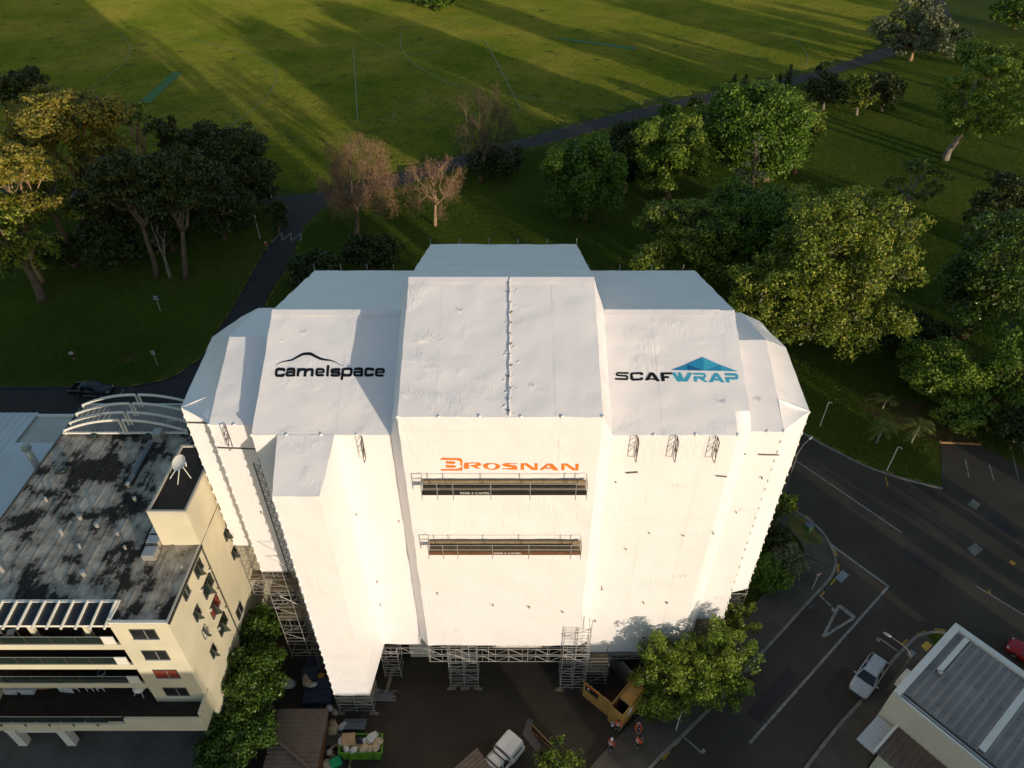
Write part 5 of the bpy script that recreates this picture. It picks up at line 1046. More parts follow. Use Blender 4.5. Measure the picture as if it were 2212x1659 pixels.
# left park: sunlit gold and the building's shade are put into leaf colours
tree('gum', 150, 285, 125, 105, 'tall sunlit gum with flat crowns and orange limbs', base=(186, 505), leaves='gum', seed=80, nl=34, dens=1.4)
tree('gum', 30, 390, 92, 95, 'sunlit gum at the left edge with low spreading crown', base=(92, 610), leaves='gum', seed=81, nl=30, dens=1.4)
tree('dome', 62, 205, 58, 54, 'dark rounded tree behind the tall sunlit gum', base=(70, 310), leaves='dark', seed=82)
tree('broad', 18, 500, 76, 90, 'yellow green leafy tree low at the left edge', z=12, leaves='olive', seed=83, nl=22)
tree('broad', 98, 425, 70, 58, 'bright leafy tree below the sunlit gum crowns', z=12.5, leaves='olive', seed=84, nl=18)
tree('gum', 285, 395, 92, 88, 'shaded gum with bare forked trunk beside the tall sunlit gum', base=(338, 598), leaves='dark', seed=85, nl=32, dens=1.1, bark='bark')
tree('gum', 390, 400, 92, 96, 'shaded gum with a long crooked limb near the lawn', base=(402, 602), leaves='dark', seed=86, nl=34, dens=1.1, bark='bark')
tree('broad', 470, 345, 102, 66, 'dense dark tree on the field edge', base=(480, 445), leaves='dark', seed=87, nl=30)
tree('broad', 560, 408, 46, 36, 'low dark tree at the road junction', base=(556, 438), leaves='dark', seed=88, nl=14)
tree('gum', 282, 240, 34, 22, 'thin gum top catching light above the dark trees', base=(320, 410), leaves='olive', seed=89, nl=6)
tree('gum', 300, 262, 28, 22, 'second thin sunlit gum top beside the field oval', base=(330, 430), leaves='olive', seed=90, nl=5)
tree('broad', 360, 290, 36, 44, 'narrow dark tree rising above the dense trees', base=(380, 440), leaves='dark', seed=91, nl=12)
tree('bush', 255, 520, 92, 66, 'big dark rounded shrub among the gum trunks', z=4.2, leaves='dark', seed=92, cat='shrub', nl=22)
tree('bush', 130, 540, 60, 46, 'dark shrub under the sunlit gum', z=3, leaves='dark', seed=93, cat='shrub', nl=14)
tree('bare', 345, 520, 26, 56, 'spindly leafless tree in front of the shaded gum', base=(368, 600), leaves='greybrown', seed=94, nl=8, dens=.12, bark='bark_grey')
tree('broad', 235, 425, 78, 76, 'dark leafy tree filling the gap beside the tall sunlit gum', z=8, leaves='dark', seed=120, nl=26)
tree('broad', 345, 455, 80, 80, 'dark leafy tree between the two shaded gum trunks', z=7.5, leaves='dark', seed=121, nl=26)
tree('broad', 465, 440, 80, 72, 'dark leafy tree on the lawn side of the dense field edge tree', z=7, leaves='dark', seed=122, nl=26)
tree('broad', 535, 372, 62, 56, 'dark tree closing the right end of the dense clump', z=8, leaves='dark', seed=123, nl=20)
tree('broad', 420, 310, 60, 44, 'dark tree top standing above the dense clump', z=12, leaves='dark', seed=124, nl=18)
tree('gum', 95, 240, 70, 56, 'feathery golden gum top behind the tall sunlit gum', base=(130, 430), leaves='gum', seed=125, nl=20, dens=1.5)
tree('gum', 215, 330, 60, 44, 'golden gum crown leaning over the shaded trees', base=(225, 500), leaves='gum', seed=126, nl=16, dens=1.5)
tree('broad', 600, 462, 24, 40, 'slim dark tree at the mouth of the drive', base=(603, 505), leaves='dark', seed=95, nl=10)
tree('broad', 930, -6, 60, 16, 'leafy tree tops just showing at the top edge', z=4, leaves='green', seed=96, nl=12)
# palms
def palm(x, y, h, nf, L_, label, seed):
    rng = np.random.default_rng(seed); B = G(x, y); rt = empty('palm', B, 0, label, 'palm', 'palms by the bark bed'); lean = Vector((.3, .2, 0)) * rng.uniform(.3, 1)
    mb = MB(); pts = [Vector((lean.x * (i / 5) ** 2, lean.y * (i / 5) ** 2, h * i / 5)) for i in range(6)]; mb.tube(pts, [.16, .14, .13, .12, .12, .16], 8).build('trunk', M['bark_grey'], rt, True); top = pts[-1]
    for k in range(nf):
        a = 2.39996 * k + rng.uniform(-.2, .2); el = rng.uniform(.35, 1.15) if k % 3 else rng.uniform(-.5, .2); L = L_ * rng.uniform(.8, 1.15); V = []; F = []
        prev = None; spine = []
        for i in range(12):
            t = i / 11; dr = 1.3 * t * t * L * .5; spine.append(top + Vector((math.cos(a) * math.cos(el) * L * t, math.sin(a) * math.cos(el) * L * t, math.sin(el) * L * t - dr)))
        side_ = Vector((-math.sin(a), math.cos(a), 0)); mbf = MB()
        for i in range(1, 12):
            t = i / 11; w = .55 * math.sin(math.pi * min(1, t * .9 + .08)) * L * .38; d = (spine[i] - spine[i - 1]).normalized()
            for s in (-1, 1):
                tip = spine[i] + side_ * s * w + d * w * .7 - Vector((0, 0, w * .25)); p0 = spine[i - 1].lerp(spine[i], .35); mbf.quad(p0, spine[i], tip)
        mbf.build('frond', LM['palm'], rt)
palm(1906, 882, 1.3, 11, 2.4, 'low palm in the shade of the bark bed', 1); palm(1892, 958, 2.6, 14, 2.5, 'palm with pale trunk on the lawn corner', 2); palm(1968, 955, 2.5, 14, 2.7, 'palm with tall upright fronds nearest the parking bays', 3)

# ---------------------------------------------------------------- vehicles (length along +X, wheels on z = 0)
def wheel(rt, x, y, r=.33, w=.22):
    o = empty('wheel', (x, y, r)); o.parent = rt; s = 1 if y > 0 else -1
    MB().tube([(0, -w / 2, 0), (0, -w / 2 + .04, 0), (0, w / 2 - .04, 0), (0, w / 2, 0)], [r * .9, r, r, r * .9], 16).build('tyre', M['tyre'], o, True)
    MB().tube([(0, s * w * .42, 0), (0, s * w * .54, 0)], [r * .64, r * .58], 14).build('rim', M['rim'], o)
def loft_body(st, zs=.30):
    """st: (x, half width, belt z, top z at centre)"""
    rings = []
    for x, w, zb, zt in st:
        rings.append([(x, -w * .93, zs), (x, -w, zs + .22), (x, -w, zb - .14), (x, -w * .95, zb), (x, -w * .70, zb + (zt - zb) * .75), (x, 0, zt), (x, w * .70, zb + (zt - zb) * .75), (x, w * .95, zb), (x, w, zb - .14), (x, w, zs + .22), (x, w * .93, zs)])
    return MB().loft([list(reversed(r)) for r in rings], False, True)
def cabin(rt, xs, ws, zb, zt, paint, roof_x=None):
    """xs: windscreen base, windscreen top, rear top, rear base; ws: half widths at base and roof"""
    a, b_, c_, d_ = xs; wb_, wr = ws
    bp = lambda x, y, z: Vector((x, y, z))
    F = [bp(a, -wb_ * .96, zb), bp(a + .06, 0, zb + .01), bp(a, wb_ * .96, zb)]; 
    pt = {}
    MB().loft([[bp(a, wb_ * .9, zb), bp(a + .10, 0, zb), bp(a, -wb_ * .9, zb)], [bp(b_, wr * .93, zt - .03), bp(b_ + .05, 0, zt - .01), bp(b_, -wr * .93, zt - .03)]]).build('windscreen', M['glass'], rt)
    MB().loft([[bp(c_, wr * .93, zt - .03), bp(c_ - .04, 0, zt - .01), bp(c_, -wr * .93, zt - .03)], [bp(d_, wb_ * .9, zb), bp(d_ - .05, 0, zb), bp(d_, -wb_ * .9, zb)]]).build('rear_window', M['glass'], rt)
    for s in (-1, 1):
        MB().quad(*([bp(a, s * wb_ * .93, zb), bp(b_, s * wr * .97, zt - .04), bp(c_, s * wr * .97, zt - .04), bp(d_, s * wb_ * .93, zb)][::s])).build('side_window', M['glass'], rt)
        for q0, q1 in (((a, wb_ * .92, zb), (b_, wr * .95, zt - .03)), ((d_, wb_ * .92, zb), (c_, wr * .95, zt - .03)), (((a + d_) / 2 - .1, wb_ * .935, zb), ((b_ + c_) / 2 - .1, wr * .97, zt - .04))):
            MB().beam((q0[0], s * q0[1], q0[2]), (q1[0], s * q1[1], q1[2]), .07, .07).build('pillar', paint, rt)
    n = 6; rows = []
    for i in range(n + 1):
        t = i / n; x = b_ + .06 + (c_ - .06 - b_ - .06) * t; arch = .05 * math.sin(math.pi * (t * .8 + .1)); w = wr * (1 - .04 * abs(2 * t - 1))
        rows.append([(x, w, zt - .07), (x, w * .95, zt - .01 + arch * .3), (x, w * .5, zt + .015 + arch * .6), (x, 0, zt + .02 + arch * .7), (x, -w * .5, zt + .015 + arch * .6), (x, -w * .95, zt - .01 + arch * .3), (x, -w, zt - .07)])
    MB().loft(rows).build('roof', paint, rt, True)
def lamps(rt, xf, xr, w, z):
    for s in (-1, 1):
        MB().blob((xf, s * w * .72, z), (.13, .2, .09), 1, .05, 8, 5).build('headlight', M['lamp_clear'], rt, True); MB().blob((xr, s * w * .78, z + .1), (.09, .14, .14), 2, .05, 8, 5).build('tail_light', M['lamp_red'], rt, True)
def mirrors(rt, x, w, z, m):
    for s in (-1, 1): MB().blob((x, s * (w + .12), z), (.08, .12, .08), 3, .05, 8, 5).build('mirror', m, rt, True)
def estate(loc, rz, paint, label, dark=False):
    rt = empty('parked_car', loc, rz, label, 'car'); P = M[paint]
    loft_body([(2.28, .50, .56, .60), (2.22, .68, .66, .70), (2.0, .82, .76, .82), (1.6, .87, .83, .92), (.95, .89, .90, 1.0), (.2, .89, .94, .98), (-.8, .89, .96, 1.0), (-1.6, .88, .97, 1.02), (-2.05, .84, .96, 1.02), (-2.24, .76, .9, .95), (-2.30, .62, .7, .74)]).build('body', P, rt, True)
    cabin(rt, (1.02, .28, -1.72, -2.16), (.86, .66), .95, 1.47, P)
    for x in (1.42, -1.32):
        for y in (-.80, .80): wheel(rt, x, y)
    lamps(rt, 2.08, -2.18, .86, .68); mirrors(rt, .78, .88, 1.0, P)
    for s in (-1, 1): MB().tube([(.1, s * .60, 1.50), (-.4, s * .62, 1.55), (-1.4, s * .61, 1.54), (-1.7, s * .6, 1.48)], .022, 5).build('roof_rail', M['black'], rt, True)
    MB().box((2.24, 0, .46), (.12, 1.1, .2)).build('grille', M['black'], rt); MB().box((-2.27, 0, .42), (.1, 1.3, .16)).build('bumper', M['black'], rt); MB().box((-1.5, 0, 1.54), (.07, .05, .06)).build('antenna', M['black'], rt)
    return rt
def pickup(loc, rz, paint, label, canopy=False):
    rt = empty('pickup_truck', loc, rz, label, 'pickup'); P = M[paint]
    loft_body([(2.62, .62, .72, .78), (2.55, .80, .88, .94), (2.2, .88, .96, 1.04), (1.5, .91, 1.0, 1.10), (.9, .91, 1.03, 1.10), (-.95, .91, 1.05, 1.07)], .42).build('body', P, rt, True)
    cabin(rt, (1.12, .42, -.78, -.98), (.87, .70), 1.05, 1.70, P)
    for s in (-1, 1): MB().bx(-2.65, -1.0, s * .90 - .05, s * .90 + .05, .5, 1.06).build('bed_side', P, rt)
    MB().bx(-2.66, -2.58, -.86, .86, .5, 1.05).build('tailgate', P, rt); MB().bx(-2.57, -1.0, -.84, .84, .58, .64).build('bed_floor', M['black'], rt)
    for x in (1.62, -1.6):
        for y in (-.80, .80): wheel(rt, x, y, .38, .25)
    lamps(rt, 2.48, -2.66, .86, .86); mirrors(rt, .86, .92, 1.15, P); MB().box((2.6, 0, .66), (.1, 1.2, .34)).build('grille', M['black'], rt)
    if canopy:
        rows = [[(x, w, 1.06), (x, w * .94, 1.55), (x, w * .80, 1.80), (x, 0, 1.86), (x, -w * .80, 1.80), (x, -w * .94, 1.55), (x, -w, 1.06)] for x, w in ((-1.0, .88), (-1.05, .90), (-2.5, .90), (-2.62, .86))]
        MB().loft(rows, False, True).build('canopy', P, rt)
        for s in (-1, 1): MB().bx(-2.35, -1.25, s * .89 - .01, s * .89 + .01, 1.22, 1.5).build('canopy_window', M['glass'], rt)
        MB().bx(-2.66, -2.60, -.6, .6, 1.2, 1.62).build('canopy_window', M['glass'], rt)
        for x in (-.5, .25): MB().bx(x - .04, x + .04, -.78, .78, 1.84, 1.90).build('rack_bar', M['black'], rt)
        for s in (-1, 1): MB().bx(-.6, .4, s * .70 - .02, s * .70 + .02, 1.80, 1.85).build('rack_bar', M['black'], rt)
    else:
        MB().tube([(-1.05, -.8, 1.06), (-1.1, -.7, 1.58), (-1.1, .7, 1.58), (-1.05, .8, 1.06)], .04, 6).build('sports_bar', M['alu'], rt, True)
        for s in (-1, 1): MB().tube([(-1.1, s * .9, 1.1), (-2.6, s * .9, 1.1)], .03, 5).build('bed_rail', M['alu'], rt)
        for s in (-1, 1): MB().bx(-.9, 1.1, s * .98 - .05, s * .98 + .05, .38, .44).build('side_step', M['alu'], rt)
    return rt
def heading(a, b, z=0): d = G(*b, z) - G(*a, z); return math.atan2(d.y, d.x)
estate(G(1872, 1468), heading((1901, 1421), (1846, 1503)), 'silver', 'silver estate car parked beside the kerb of the side street')
pickup(G(203, 850), R(-3), 'carblack', 'black pickup with sports bar on the park road')
hz = heading((1099, 1574), (1046, 1636), 1.9); c = G(1113, 1588, 1.86); d = Vector((math.cos(hz), math.sin(hz), 0)) * 2.55; c.z = 0
pickup(c + d, hz, 'carwhite', 'white pickup with canopy and roof bars in the yard', True)
estate(G(2230, 1432), heading((2108, 1266), (2200, 1322)) + math.pi, 'carred', 'red car showing past the parapet of the corner building')
estate(G(312, 416), R(178), 'carwhite', 'white car glimpsed between the shaded gum trunks')
# ---------------------------------------------------------------- people
def skinned(name, J, E, rad, m, parent, sub=1):
    me = bpy.data.meshes.new(name); me.from_pydata([tuple(j) for j in J], E, []); o = bpy.data.objects.new(name, me); COL.objects.link(o)
    sk = o.modifiers.new('s', 'SKIN'); sk.use_smooth_shade = True
    for i, v_ in enumerate(me.skin_vertices[0].data): r = rad[i]; v_.radius = (r, r) if not hasattr(r, '__len__') else r; v_.use_root = (i == 0)
    sb = o.modifiers.new('u', 'SUBSURF'); sb.levels = sb.render_levels = sub
    bpy.context.view_layer.update(); m2 = bpy.data.meshes.new_from_object(o.evaluated_get(bpy.context.evaluated_depsgraph_get())); bpy.data.objects.remove(o)
    m2.name = name; m2.materials.clear(); return link(name, m2, parent, m)
def person(loc, rz, label, pose='stand', top='orange', legs='navy', headgear='hair', shoes='black', hi=True, seed=0):
    rt = empty('person', loc, rz, label, 'person', 'people'); V = Vector                     # faces +X
    bend = {'stand': .05, 'stoop': .75, 'walk': .12, 'look': .2}[pose]; st = .16 if pose == 'walk' else .02
    hip = V((0, 0, .92)); ax = V((math.sin(bend), 0, math.cos(bend))); chest = hip + ax * .36; neck = hip + ax * .53; head = neck + V((math.sin(bend * 1.2), 0, math.cos(bend * 1.2))) * .17
    J = [hip, hip + ax * .18, chest, neck, head - ax * .02, head + ax * .08]; Rr_ = [(.14, .11), (.13, .10), (.165, .11), .06, (.085, .095), (.07, .085)]; E = [(0, 1), (1, 2), (2, 3), (3, 4), (4, 5)]
    def add(p, r, to): J.append(V(p)); Rr_.append(r); E.append((to, len(J) - 1)); return len(J) - 1
    nose = add(head + V((.115, 0, -.01)), .014, 4)
    hands = []
    for s in (-1, 1):
        sh = add(chest + ax * .10 + V((0, s * .19, 0)), .062, 2)
        if pose == 'stoop': el = chest + V((.16, s * .27, -.22)); ha = chest + V((.36, s * .14, -.36))
        elif pose == 'look': el = chest + V((.08, s * .27, -.18)); ha = chest + V((.30, s * .10, -.10))
        else: el = chest + V((-.02 + s * st * .4, s * .25, -.20)); ha = chest + V((.10 + s * st * .8, s * .26, -.42))
        e = add(el, .048, sh); w = add(ha, .034, e); hd = V(ha) + (V(ha) - V(el)).normalized() * .09; p_ = add(hd, (.042, .022), w); dr = (V(ha) - V(el)).normalized()
        for k in range(4):
            f0 = add(hd + dr * .05 + V((0, s * (.024 - .016 * k), 0)), .0095, p_); add(hd + dr * (.095 - .008 * abs(k - 1)) + V((.02, s * (.024 - .016 * k), -.012)), .008, f0)
        t0 = add(hd + V((.03, -s * .03, .0)), .010, p_); add(hd + V((.05, -s * .035, 0)) + dr * .03, .009, t0)
        kx = s * st; hj = add(hip + V((0, s * .10, -.07)), .095, 0); kn = add(V((kx * .6 + .05 * (pose == 'stoop'), s * .12, .49)), .064, hj); an = add(V((kx, s * .13, .10)), .045, kn); add(V((kx + .17, s * .15, .045)), .04, an); hands.append((sh, e, w, hj, kn, an, hd))
    skinned('body', J, E, Rr_, M['skin'], rt)
    # clothing a little outside the body
    TJ = [hip + V((0, 0, -.04)), J[1], chest, chest + ax * .14]; TR = [(.175, .135), (.165, .13), (.20, .14), (.10, .09)]; TE = [(0, 1), (1, 2), (2, 3)]
    for (sh, e, w, *_r) in hands:
        a = len(TJ); TJ += [J[sh], J[e], J[e].lerp(J[w], .85 if hi else .05)]; TR += [.082, .064, .052]; TE += [(2, a), (a, a + 1), (a + 1, a + 2)]
    vest = skinned('jacket' if hi else 'shirt', TJ, TE, TR, M[top], rt)
    LJ = [hip + V((0, 0, .06))]; LR = [(.165, .125)]; LE_ = []
    for (_a, _b, _c, hj, kn, an, _h) in hands:
        a = len(LJ); LJ += [J[hj], J[kn], J[kn].lerp(J[an], .92 if hi else .1)]; LR += [.112, .084, .066]; LE_ += [(0, a), (a, a + 1), (a + 1, a + 2)]
    skinned('trousers' if hi else 'shorts', LJ, LE_, LR, M[legs], rt)
    for (_a, _b, _c, hj, kn, an, _h) in hands:
        MB().blob(J[an] + V((.07, 0, -.045)), (.145, .055, .055), 2, .05, 8, 6).build('shoe', M[shoes], rt, True)
        if hi: MB().tube([J[kn].lerp(J[an], .45), J[kn].lerp(J[an], .58)], .085, 10).build('reflective_band', M['reflect'], rt)
    if hi:
        MB().tube([chest - ax * .13, chest - ax * .08], .205, 12).build('reflective_band', M['reflect'], rt)
        for s in (-1, 1): MB().beam(chest + V((.02, s * .09, -.05)) + ax * .02 - V((.15, 0, 0)), chest + V((-.13, s * .09, 0)) + ax * .12, .05, .02).build('reflective_band', M['reflect'], rt)
    hc = head + ax * .06
    if headgear == 'helmet':
        MB().blob(hc, (.145, .125, .11), 5, .02, 12, 8).build('helmet', M['helmet'], rt, True)
    else: MB().blob(hc - V((.025, 0, 0)), (.115, .105, .10), seed, .08, 10, 7).build('hair', M['hair'], rt, True)
    for s in (-1, 1): MB().blob(head + V((.092, s * .034, .02)), (.012, .016, .012), 1, 0, 6, 4).build('eye', M['black'], rt); MB().blob(head + V((0, s * .098, 0)), (.03, .014, .035), 1, 0, 6, 4).build('ear', M['skin'], rt)
    MB().box(head + V((.096, 0, -.055)), (.014, .05, .012)).build('mouth', M['lamp_red'], rt)
    return rt
person(G(1317, 1619), R(60), 'person in orange jacket and white helmet walking in the yard', 'walk', headgear='helmet', seed=1)
person(G(1376, 1575), R(-95), 'person in orange jacket stooping over the path by the hoarding', 'stoop', seed=2)
person(G(1374, 1614), R(20), 'bare headed person in orange jacket with arms folded on the pavement', 'look', seed=3)
person(G(1333, 1578), R(70), 'person in orange jacket holding a bucket at the plywood corner', 'stand', headgear='hair', seed=4)
person(G(161, 777), R(-80), 'person in white shirt and dark shorts standing on the shaded lawn', 'look', 'tee', 'navy', shoes='redshoe', hi=False, seed=5)
person(G(1337, 264), R(200), 'person in dark clothes walking on the park path', 'walk', 'grey_cloth', 'navy', hi=False, seed=6)
person(G(578, 541), R(-100), 'person in a pale cap near the painted zigzag on the drive', 'walk', 'redshoe', 'navy', headgear='helmet', hi=False, seed=7)
b_ = empty('bucket', G(1322, 1571) + Vector((0, 0, .34)), 0, 'white bucket held by the worker at the hoarding', 'bucket')
mb = MB(); mb.loft([[(r * math.cos(a), r * math.sin(a), z) for a in [2 * math.pi * i / 14 for i in range(14)]] for r, z in ((.001, .02), (.12, .02), (.15, .34), (.17, .34), (.135, 0), (.001, 0))], True).build('pail', M['helmet'], b_); MB().tube([(-.16, 0, .33), (-.1, 0, .45), (0, 0, .5), (.1, 0, .45), (.16, 0, .33)], .008, 5).build('handle', M['steel'], b_)
# ---------------------------------------------------------------- signs, posts, lamps
def post_sign(name, bpx, h, label, m='white', r=.035):
    rt = empty(name, G(*bpx), 0, label, 'sign'); MB().cyl((0, 0, 0), r, h, 8).build('post', M[m], rt); return rt
s = post_sign('give_way_sign', (1754, 1273), 2.6, 'red bordered white triangle give way sign on the pavement corner')
def tri(k, y): return [(k * .42 * math.sin(a), y, 2.45 + k * .42 * math.cos(a) * 1) for a in (R(180), R(60), R(-60))]
for k, m, y in ((1, 'signred', -.04), (.74, 'signwhite', -.055)):
    q = tri(k, y); MB().loft([[Vector(p) for p in q], [Vector(p) + Vector((0, .012, 0)) for p in q]], True, True).build('plate', M[m], s)
t = link('lettering', text_mesh('GIVE\nWAY', .13, 'give'), s, M['black']); t.rotation_euler = (R(90), 0, 0); t.location = (0, -.07, 2.53); s.rotation_euler = (0, 0, R(12))
s = post_sign('notice_board', (347, 672), 2.6, 'black notice board with white lines of text on a white post')
MB().bx(-.65, .65, -.05, -.02, 2.0, 2.85).build('board', M['black'], s)
for i, w in enumerate((.9, .5, .8, 1.0)): MB().bx(-w / 2, w / 2, -.062, -.051, 2.68 - i * .19, 2.75 - i * .19).build('text_line', M['signwhite'], s)
s = post_sign('parking_sign', (342, 792), 2.6, 'small white sign with red ring on a white post by the drive')
MB().bx(-.24, .24, -.05, -.02, 2.1, 2.75).build('plate', M['signwhite'], s); mb = MB(); mb.tube([(.15 * math.cos(a), -.06, 2.5 + .15 * math.sin(a)) for a in [2 * math.pi * i / 16 for i in range(17)]], .028, 5).build('red_ring', M['signred'], s); MB().bx(-.12, .12, -.06, -.051, 2.2, 2.26).build('text_line', M['black'], s)
def street_lamp(bpx, h, reach, ang, label):
    rt = empty('street_lamp', G(*bpx), ang, label, 'lamp', 'street lamps'); pts = [(0, 0, 0), (0, 0, h * .75), (.05, 0, h * .9), (reach * .35, 0, h), (reach, 0, h + .25)]
    L = smooth_line([Vector(p) for p in pts], 4); MB().tube(L, [.10 - .055 * i / (len(L) - 1) for i in range(len(L))], 8).build('pole', M['conc'], rt, True); MB().blob((reach + .25, 0, h + .27), (.36, .14, .09), 1, .03, 10, 6).build('lamp_head', M['alu'], rt, True); return rt
street_lamp((1912, 1502), 7.0, 1.9, R(140), 'curved street lamp leaning over the side street by the corner building'); street_lamp((1690, 1072), 7.5, 1.8, R(40), 'curved street lamp beside the right edge of the wrapping')
def lamp_post(bpx, h, label, globe=False):
    rt = empty('lamp_post', G(*bpx), 0, label, 'post', 'posts around the park'); MB().cyl((0, 0, 0), .055, h, 8, .045).build('post', M['white'], rt)
    if globe: MB().blob((0, 0, h + .18), (.2, .2, .2), 1, 0, 10, 8).build('globe', M['tee'], rt, True)
    else: MB().tube([(0, 0, h - .1), (.12, -.1, h + .05), (.38, -.2, h - .05)], .03, 5).build('bracket', M['white'], rt)
lamp_post((1771, 921), 4.0, 'white post on the lawn strip nearest the wrapping'); lamp_post((1916, 1016), 3.8, 'white post on the lawn strip nearest the parking bays')
lamp_post((562, 516), 4.2, 'slim post with pale globe at the drive', True); lamp_post((493, 448), 4.0, 'pale globe post among the dark trees', True); lamp_post((1460, 1577), 3.4, 'steel post under the pavement tree'); lamp_post((590, 441), 3.2, 'slim white post at the road junction')
u_ = empty('utility_box', G(1746, 1143), R(35), 'small green utility box on the dry verge', 'box'); MB().bx(-.45, .45, -.3, .3, .11, .75).build('cabinet', M['emerald'] if False else M['turf'], u_); MB().bx(-.5, .5, -.35, .35, .75, .82).build('lid', M['slate'], u_)
# bay lines, zigzag, timber edging
for a, q in (((2085, 991), (2093, 1031)), ((2137, 1003), (2147, 1040)), ((2188, 985), (2200, 1036))): ln('bay_line', a, q, .12, road)
mb = MB(); zz = [(587, 523), (608, 503), (610, 520), (628, 503), (630, 520), (650, 503), (650, 520)]
for a, q in zip(zz, zz[1:]): ribbon_faces(mb, [G(*a), G(*q)], .22, .021 + .002 * zz.index(a) * .3)
mb.build('zigzag_marking', M['paint'], park_road)
ln('parking_mark', (268, 838), (258, 856), .15, park_road); ln('parking_mark', (268, 838), (287, 838), .12, park_road, 'paint_y'); ln('parking_mark', (180, 853), (216, 853), .1, park_road)
te = empty('timber_edging', G(2030, 957), 0, 'long timber edging between bark bed and parking bays', 'edging'); a, q = G(2030, 957) , G(2117, 961)
MB().beam(a - te.location + Vector((0, 0, .12)), q - te.location + Vector((0, 0, .12)), .14, .24).build('timber_rail', M['timber'], te)
for i in range(5): p = a.lerp(q, i / 4) - te.location; MB().box(p + Vector((0, .1, .15)), (.12, .08, .34)).build('peg', M['timber'], te)
# fallen leaves and litter on the ground
rl = random.Random(9); mb = MB()
for i in range(330):
    x, y = (rl.uniform(1740, 1960), rl.uniform(780, 1020)) if i < 140 else (rl.uniform(1400, 1640), rl.uniform(1420, 1600)) if i < 280 else (rl.uniform(860, 1400), rl.uniform(1440, 1640))
    p = G(x, y); r = rl.uniform(.03, .09); a = rl.uniform(0, 6.3); mb.quad(*[p + Vector((math.cos(a + k * 1.57) * r, math.sin(a + k * 1.57) * r * .7, .115 + .02 * (k % 2))) for k in range(4)])
tag(mb.build('leaf_litter', M['mulch']), 'scattered brown leaves and scraps on lawn, pavement and yard', 'litter', kind='stuff')
# ---------------------------------------------------------------- building site
pl = empty('plywood_hoarding', G(1257, 1501), 0, 'tall plywood hoarding panel with a black notice, running to the ply box', 'hoarding')
a, q = G(1258, 1502), G(1317, 1550); n = 4
for i in range(n):
    p0, p1 = a.lerp(q, i / n + .003), a.lerp(q, (i + 1) / n - .003); mb = MB().beam((p0 - pl.location) + Vector((0, 0, 1.2)), (p1 - pl.location) + Vector((0, 0, 1.2)), .05, 2.4); mb.build('ply_sheet', M['ply'], pl)
dv = (q - a).normalized(); nv = Vector((dv.y, -dv.x, 0)); p = a + dv * .9 + nv * .04 - pl.location; rz_ = math.atan2(dv.y, dv.x); MB().box(p + Vector((0, 0, 1.75)), (1.3, .03, .75), rz_).build('notice', M['black'], pl); MB().box(p + nv * .02 + dv * -.35 + Vector((0, 0, 1.85)), (.18, .012, .3), rz_).build('notice_mark', M['signwhite'], pl); MB().box(p + nv * .02 + Vector((0, 0, 2.22)), (1.3, .02, .12), rz_).build('notice_band', M['orange'], pl)
for i in range(5): p = a.lerp(q, i / 4) - nv * .08 - pl.location; MB().box(p + Vector((0, 0, 1.2)), (.09, .06, 2.4), rz_).build('stud', M['timber'], pl)
bx_ = empty('plywood_box', G(1340, 1545), 0, 'roofed plywood entry box with a square roof hatch', 'hoarding'); zt = 2.6
Aq, Bq, Dq = G(1318, 1524, zt), G(1345.5, 1546, zt), G(1374, 1475, zt); e1 = (Bq - Aq); e2 = (Dq - Aq); w1, w2 = e1.length, e2.length; e1.normalize(); e2 = Vector((-e1.y, e1.x, 0)) * (1 if Vector((-e1.y, e1.x, 0)).dot(e2) > 0 else -1); o_ = Vector((Aq.x, Aq.y, 0))
def pb(name, m, s0, s1, t0, t1, z0, z1):
    c = o_ + e1 * (s0 + s1) / 2 + e2 * (t0 + t1) / 2 - bx_.location; MB().box((c.x, c.y, (z0 + z1) / 2), (s1 - s0, t1 - t0, z1 - z0), math.atan2(e1.y, e1.x)).build(name, M[m], bx_)
w2 = min(w2, 4.6)
pb('ply_sheet', 'ply', 0, w1, 0, .05, 0, zt); pb('ply_sheet', 'ply', 0, .05, .06, w2, 0, zt); pb('ply_sheet', 'ply', w1 - .05, w1, .06, w2, 0, zt); pb('ply_sheet', 'ply', 0, w1, w2, w2 + .05, 0, zt)
pb('roof_sheet', 'ply', .06, w1 - .06, 1.25, w2 - .02, zt - .28, zt - .22); pb('roof_batten', 'timber', .06, w1 - .06, 1.15, 1.25, zt - .3, zt - .16); pb('floor', 'dark', .06, w1 - .06, .06, 1.2, .02, .06); pb('notice', 'signwhite', w1 + .005, w1 + .03, .9, 1.5, 1.2, 2.1)
gw = empty('grey_wall', G(1345, 1470), 0, 'low grey block wall with a row of pale blocks beside the plywood box', 'wall'); a, q = G(1318, 1436), G(1372, 1496)
MB().beam(a - gw.location + Vector((0, 0, .8)), q - gw.location + Vector((0, 0, .8)), .25, 1.6).build('wall', M['conc'], gw)
for i in range(7): p = a.lerp(q, .3 + i * .1) - gw.location + Vector((.45, .2, 1.0)); MB().box(p, (.5, .3, .35), math.atan2((q - a).y, (q - a).x)).build('block', M['offwhite'], gw)
MB().beam(a - gw.location + Vector((.45, .2, .41)), q - gw.location + Vector((.45, .2, .41)), .4, .8).build('ledge', M['conc'], gw)
sk = empty('rubbish_skip', G(776, 1615), 0, 'lime green skip heaped with sacks and cardboard', 'skip'); zt = 1.35
q = [G(x, y, zt) - sk.location for x, y in ((731, 1627), (825, 1627), (826, 1586), (741, 1586))]; cz = sum(q, Vector()) / 4
def ringz(k, z, kk=1): return [Vector((cz.x + (p.x - cz.x) * k, cz.y + (p.y - cz.y) * kk, z)) for p in q]
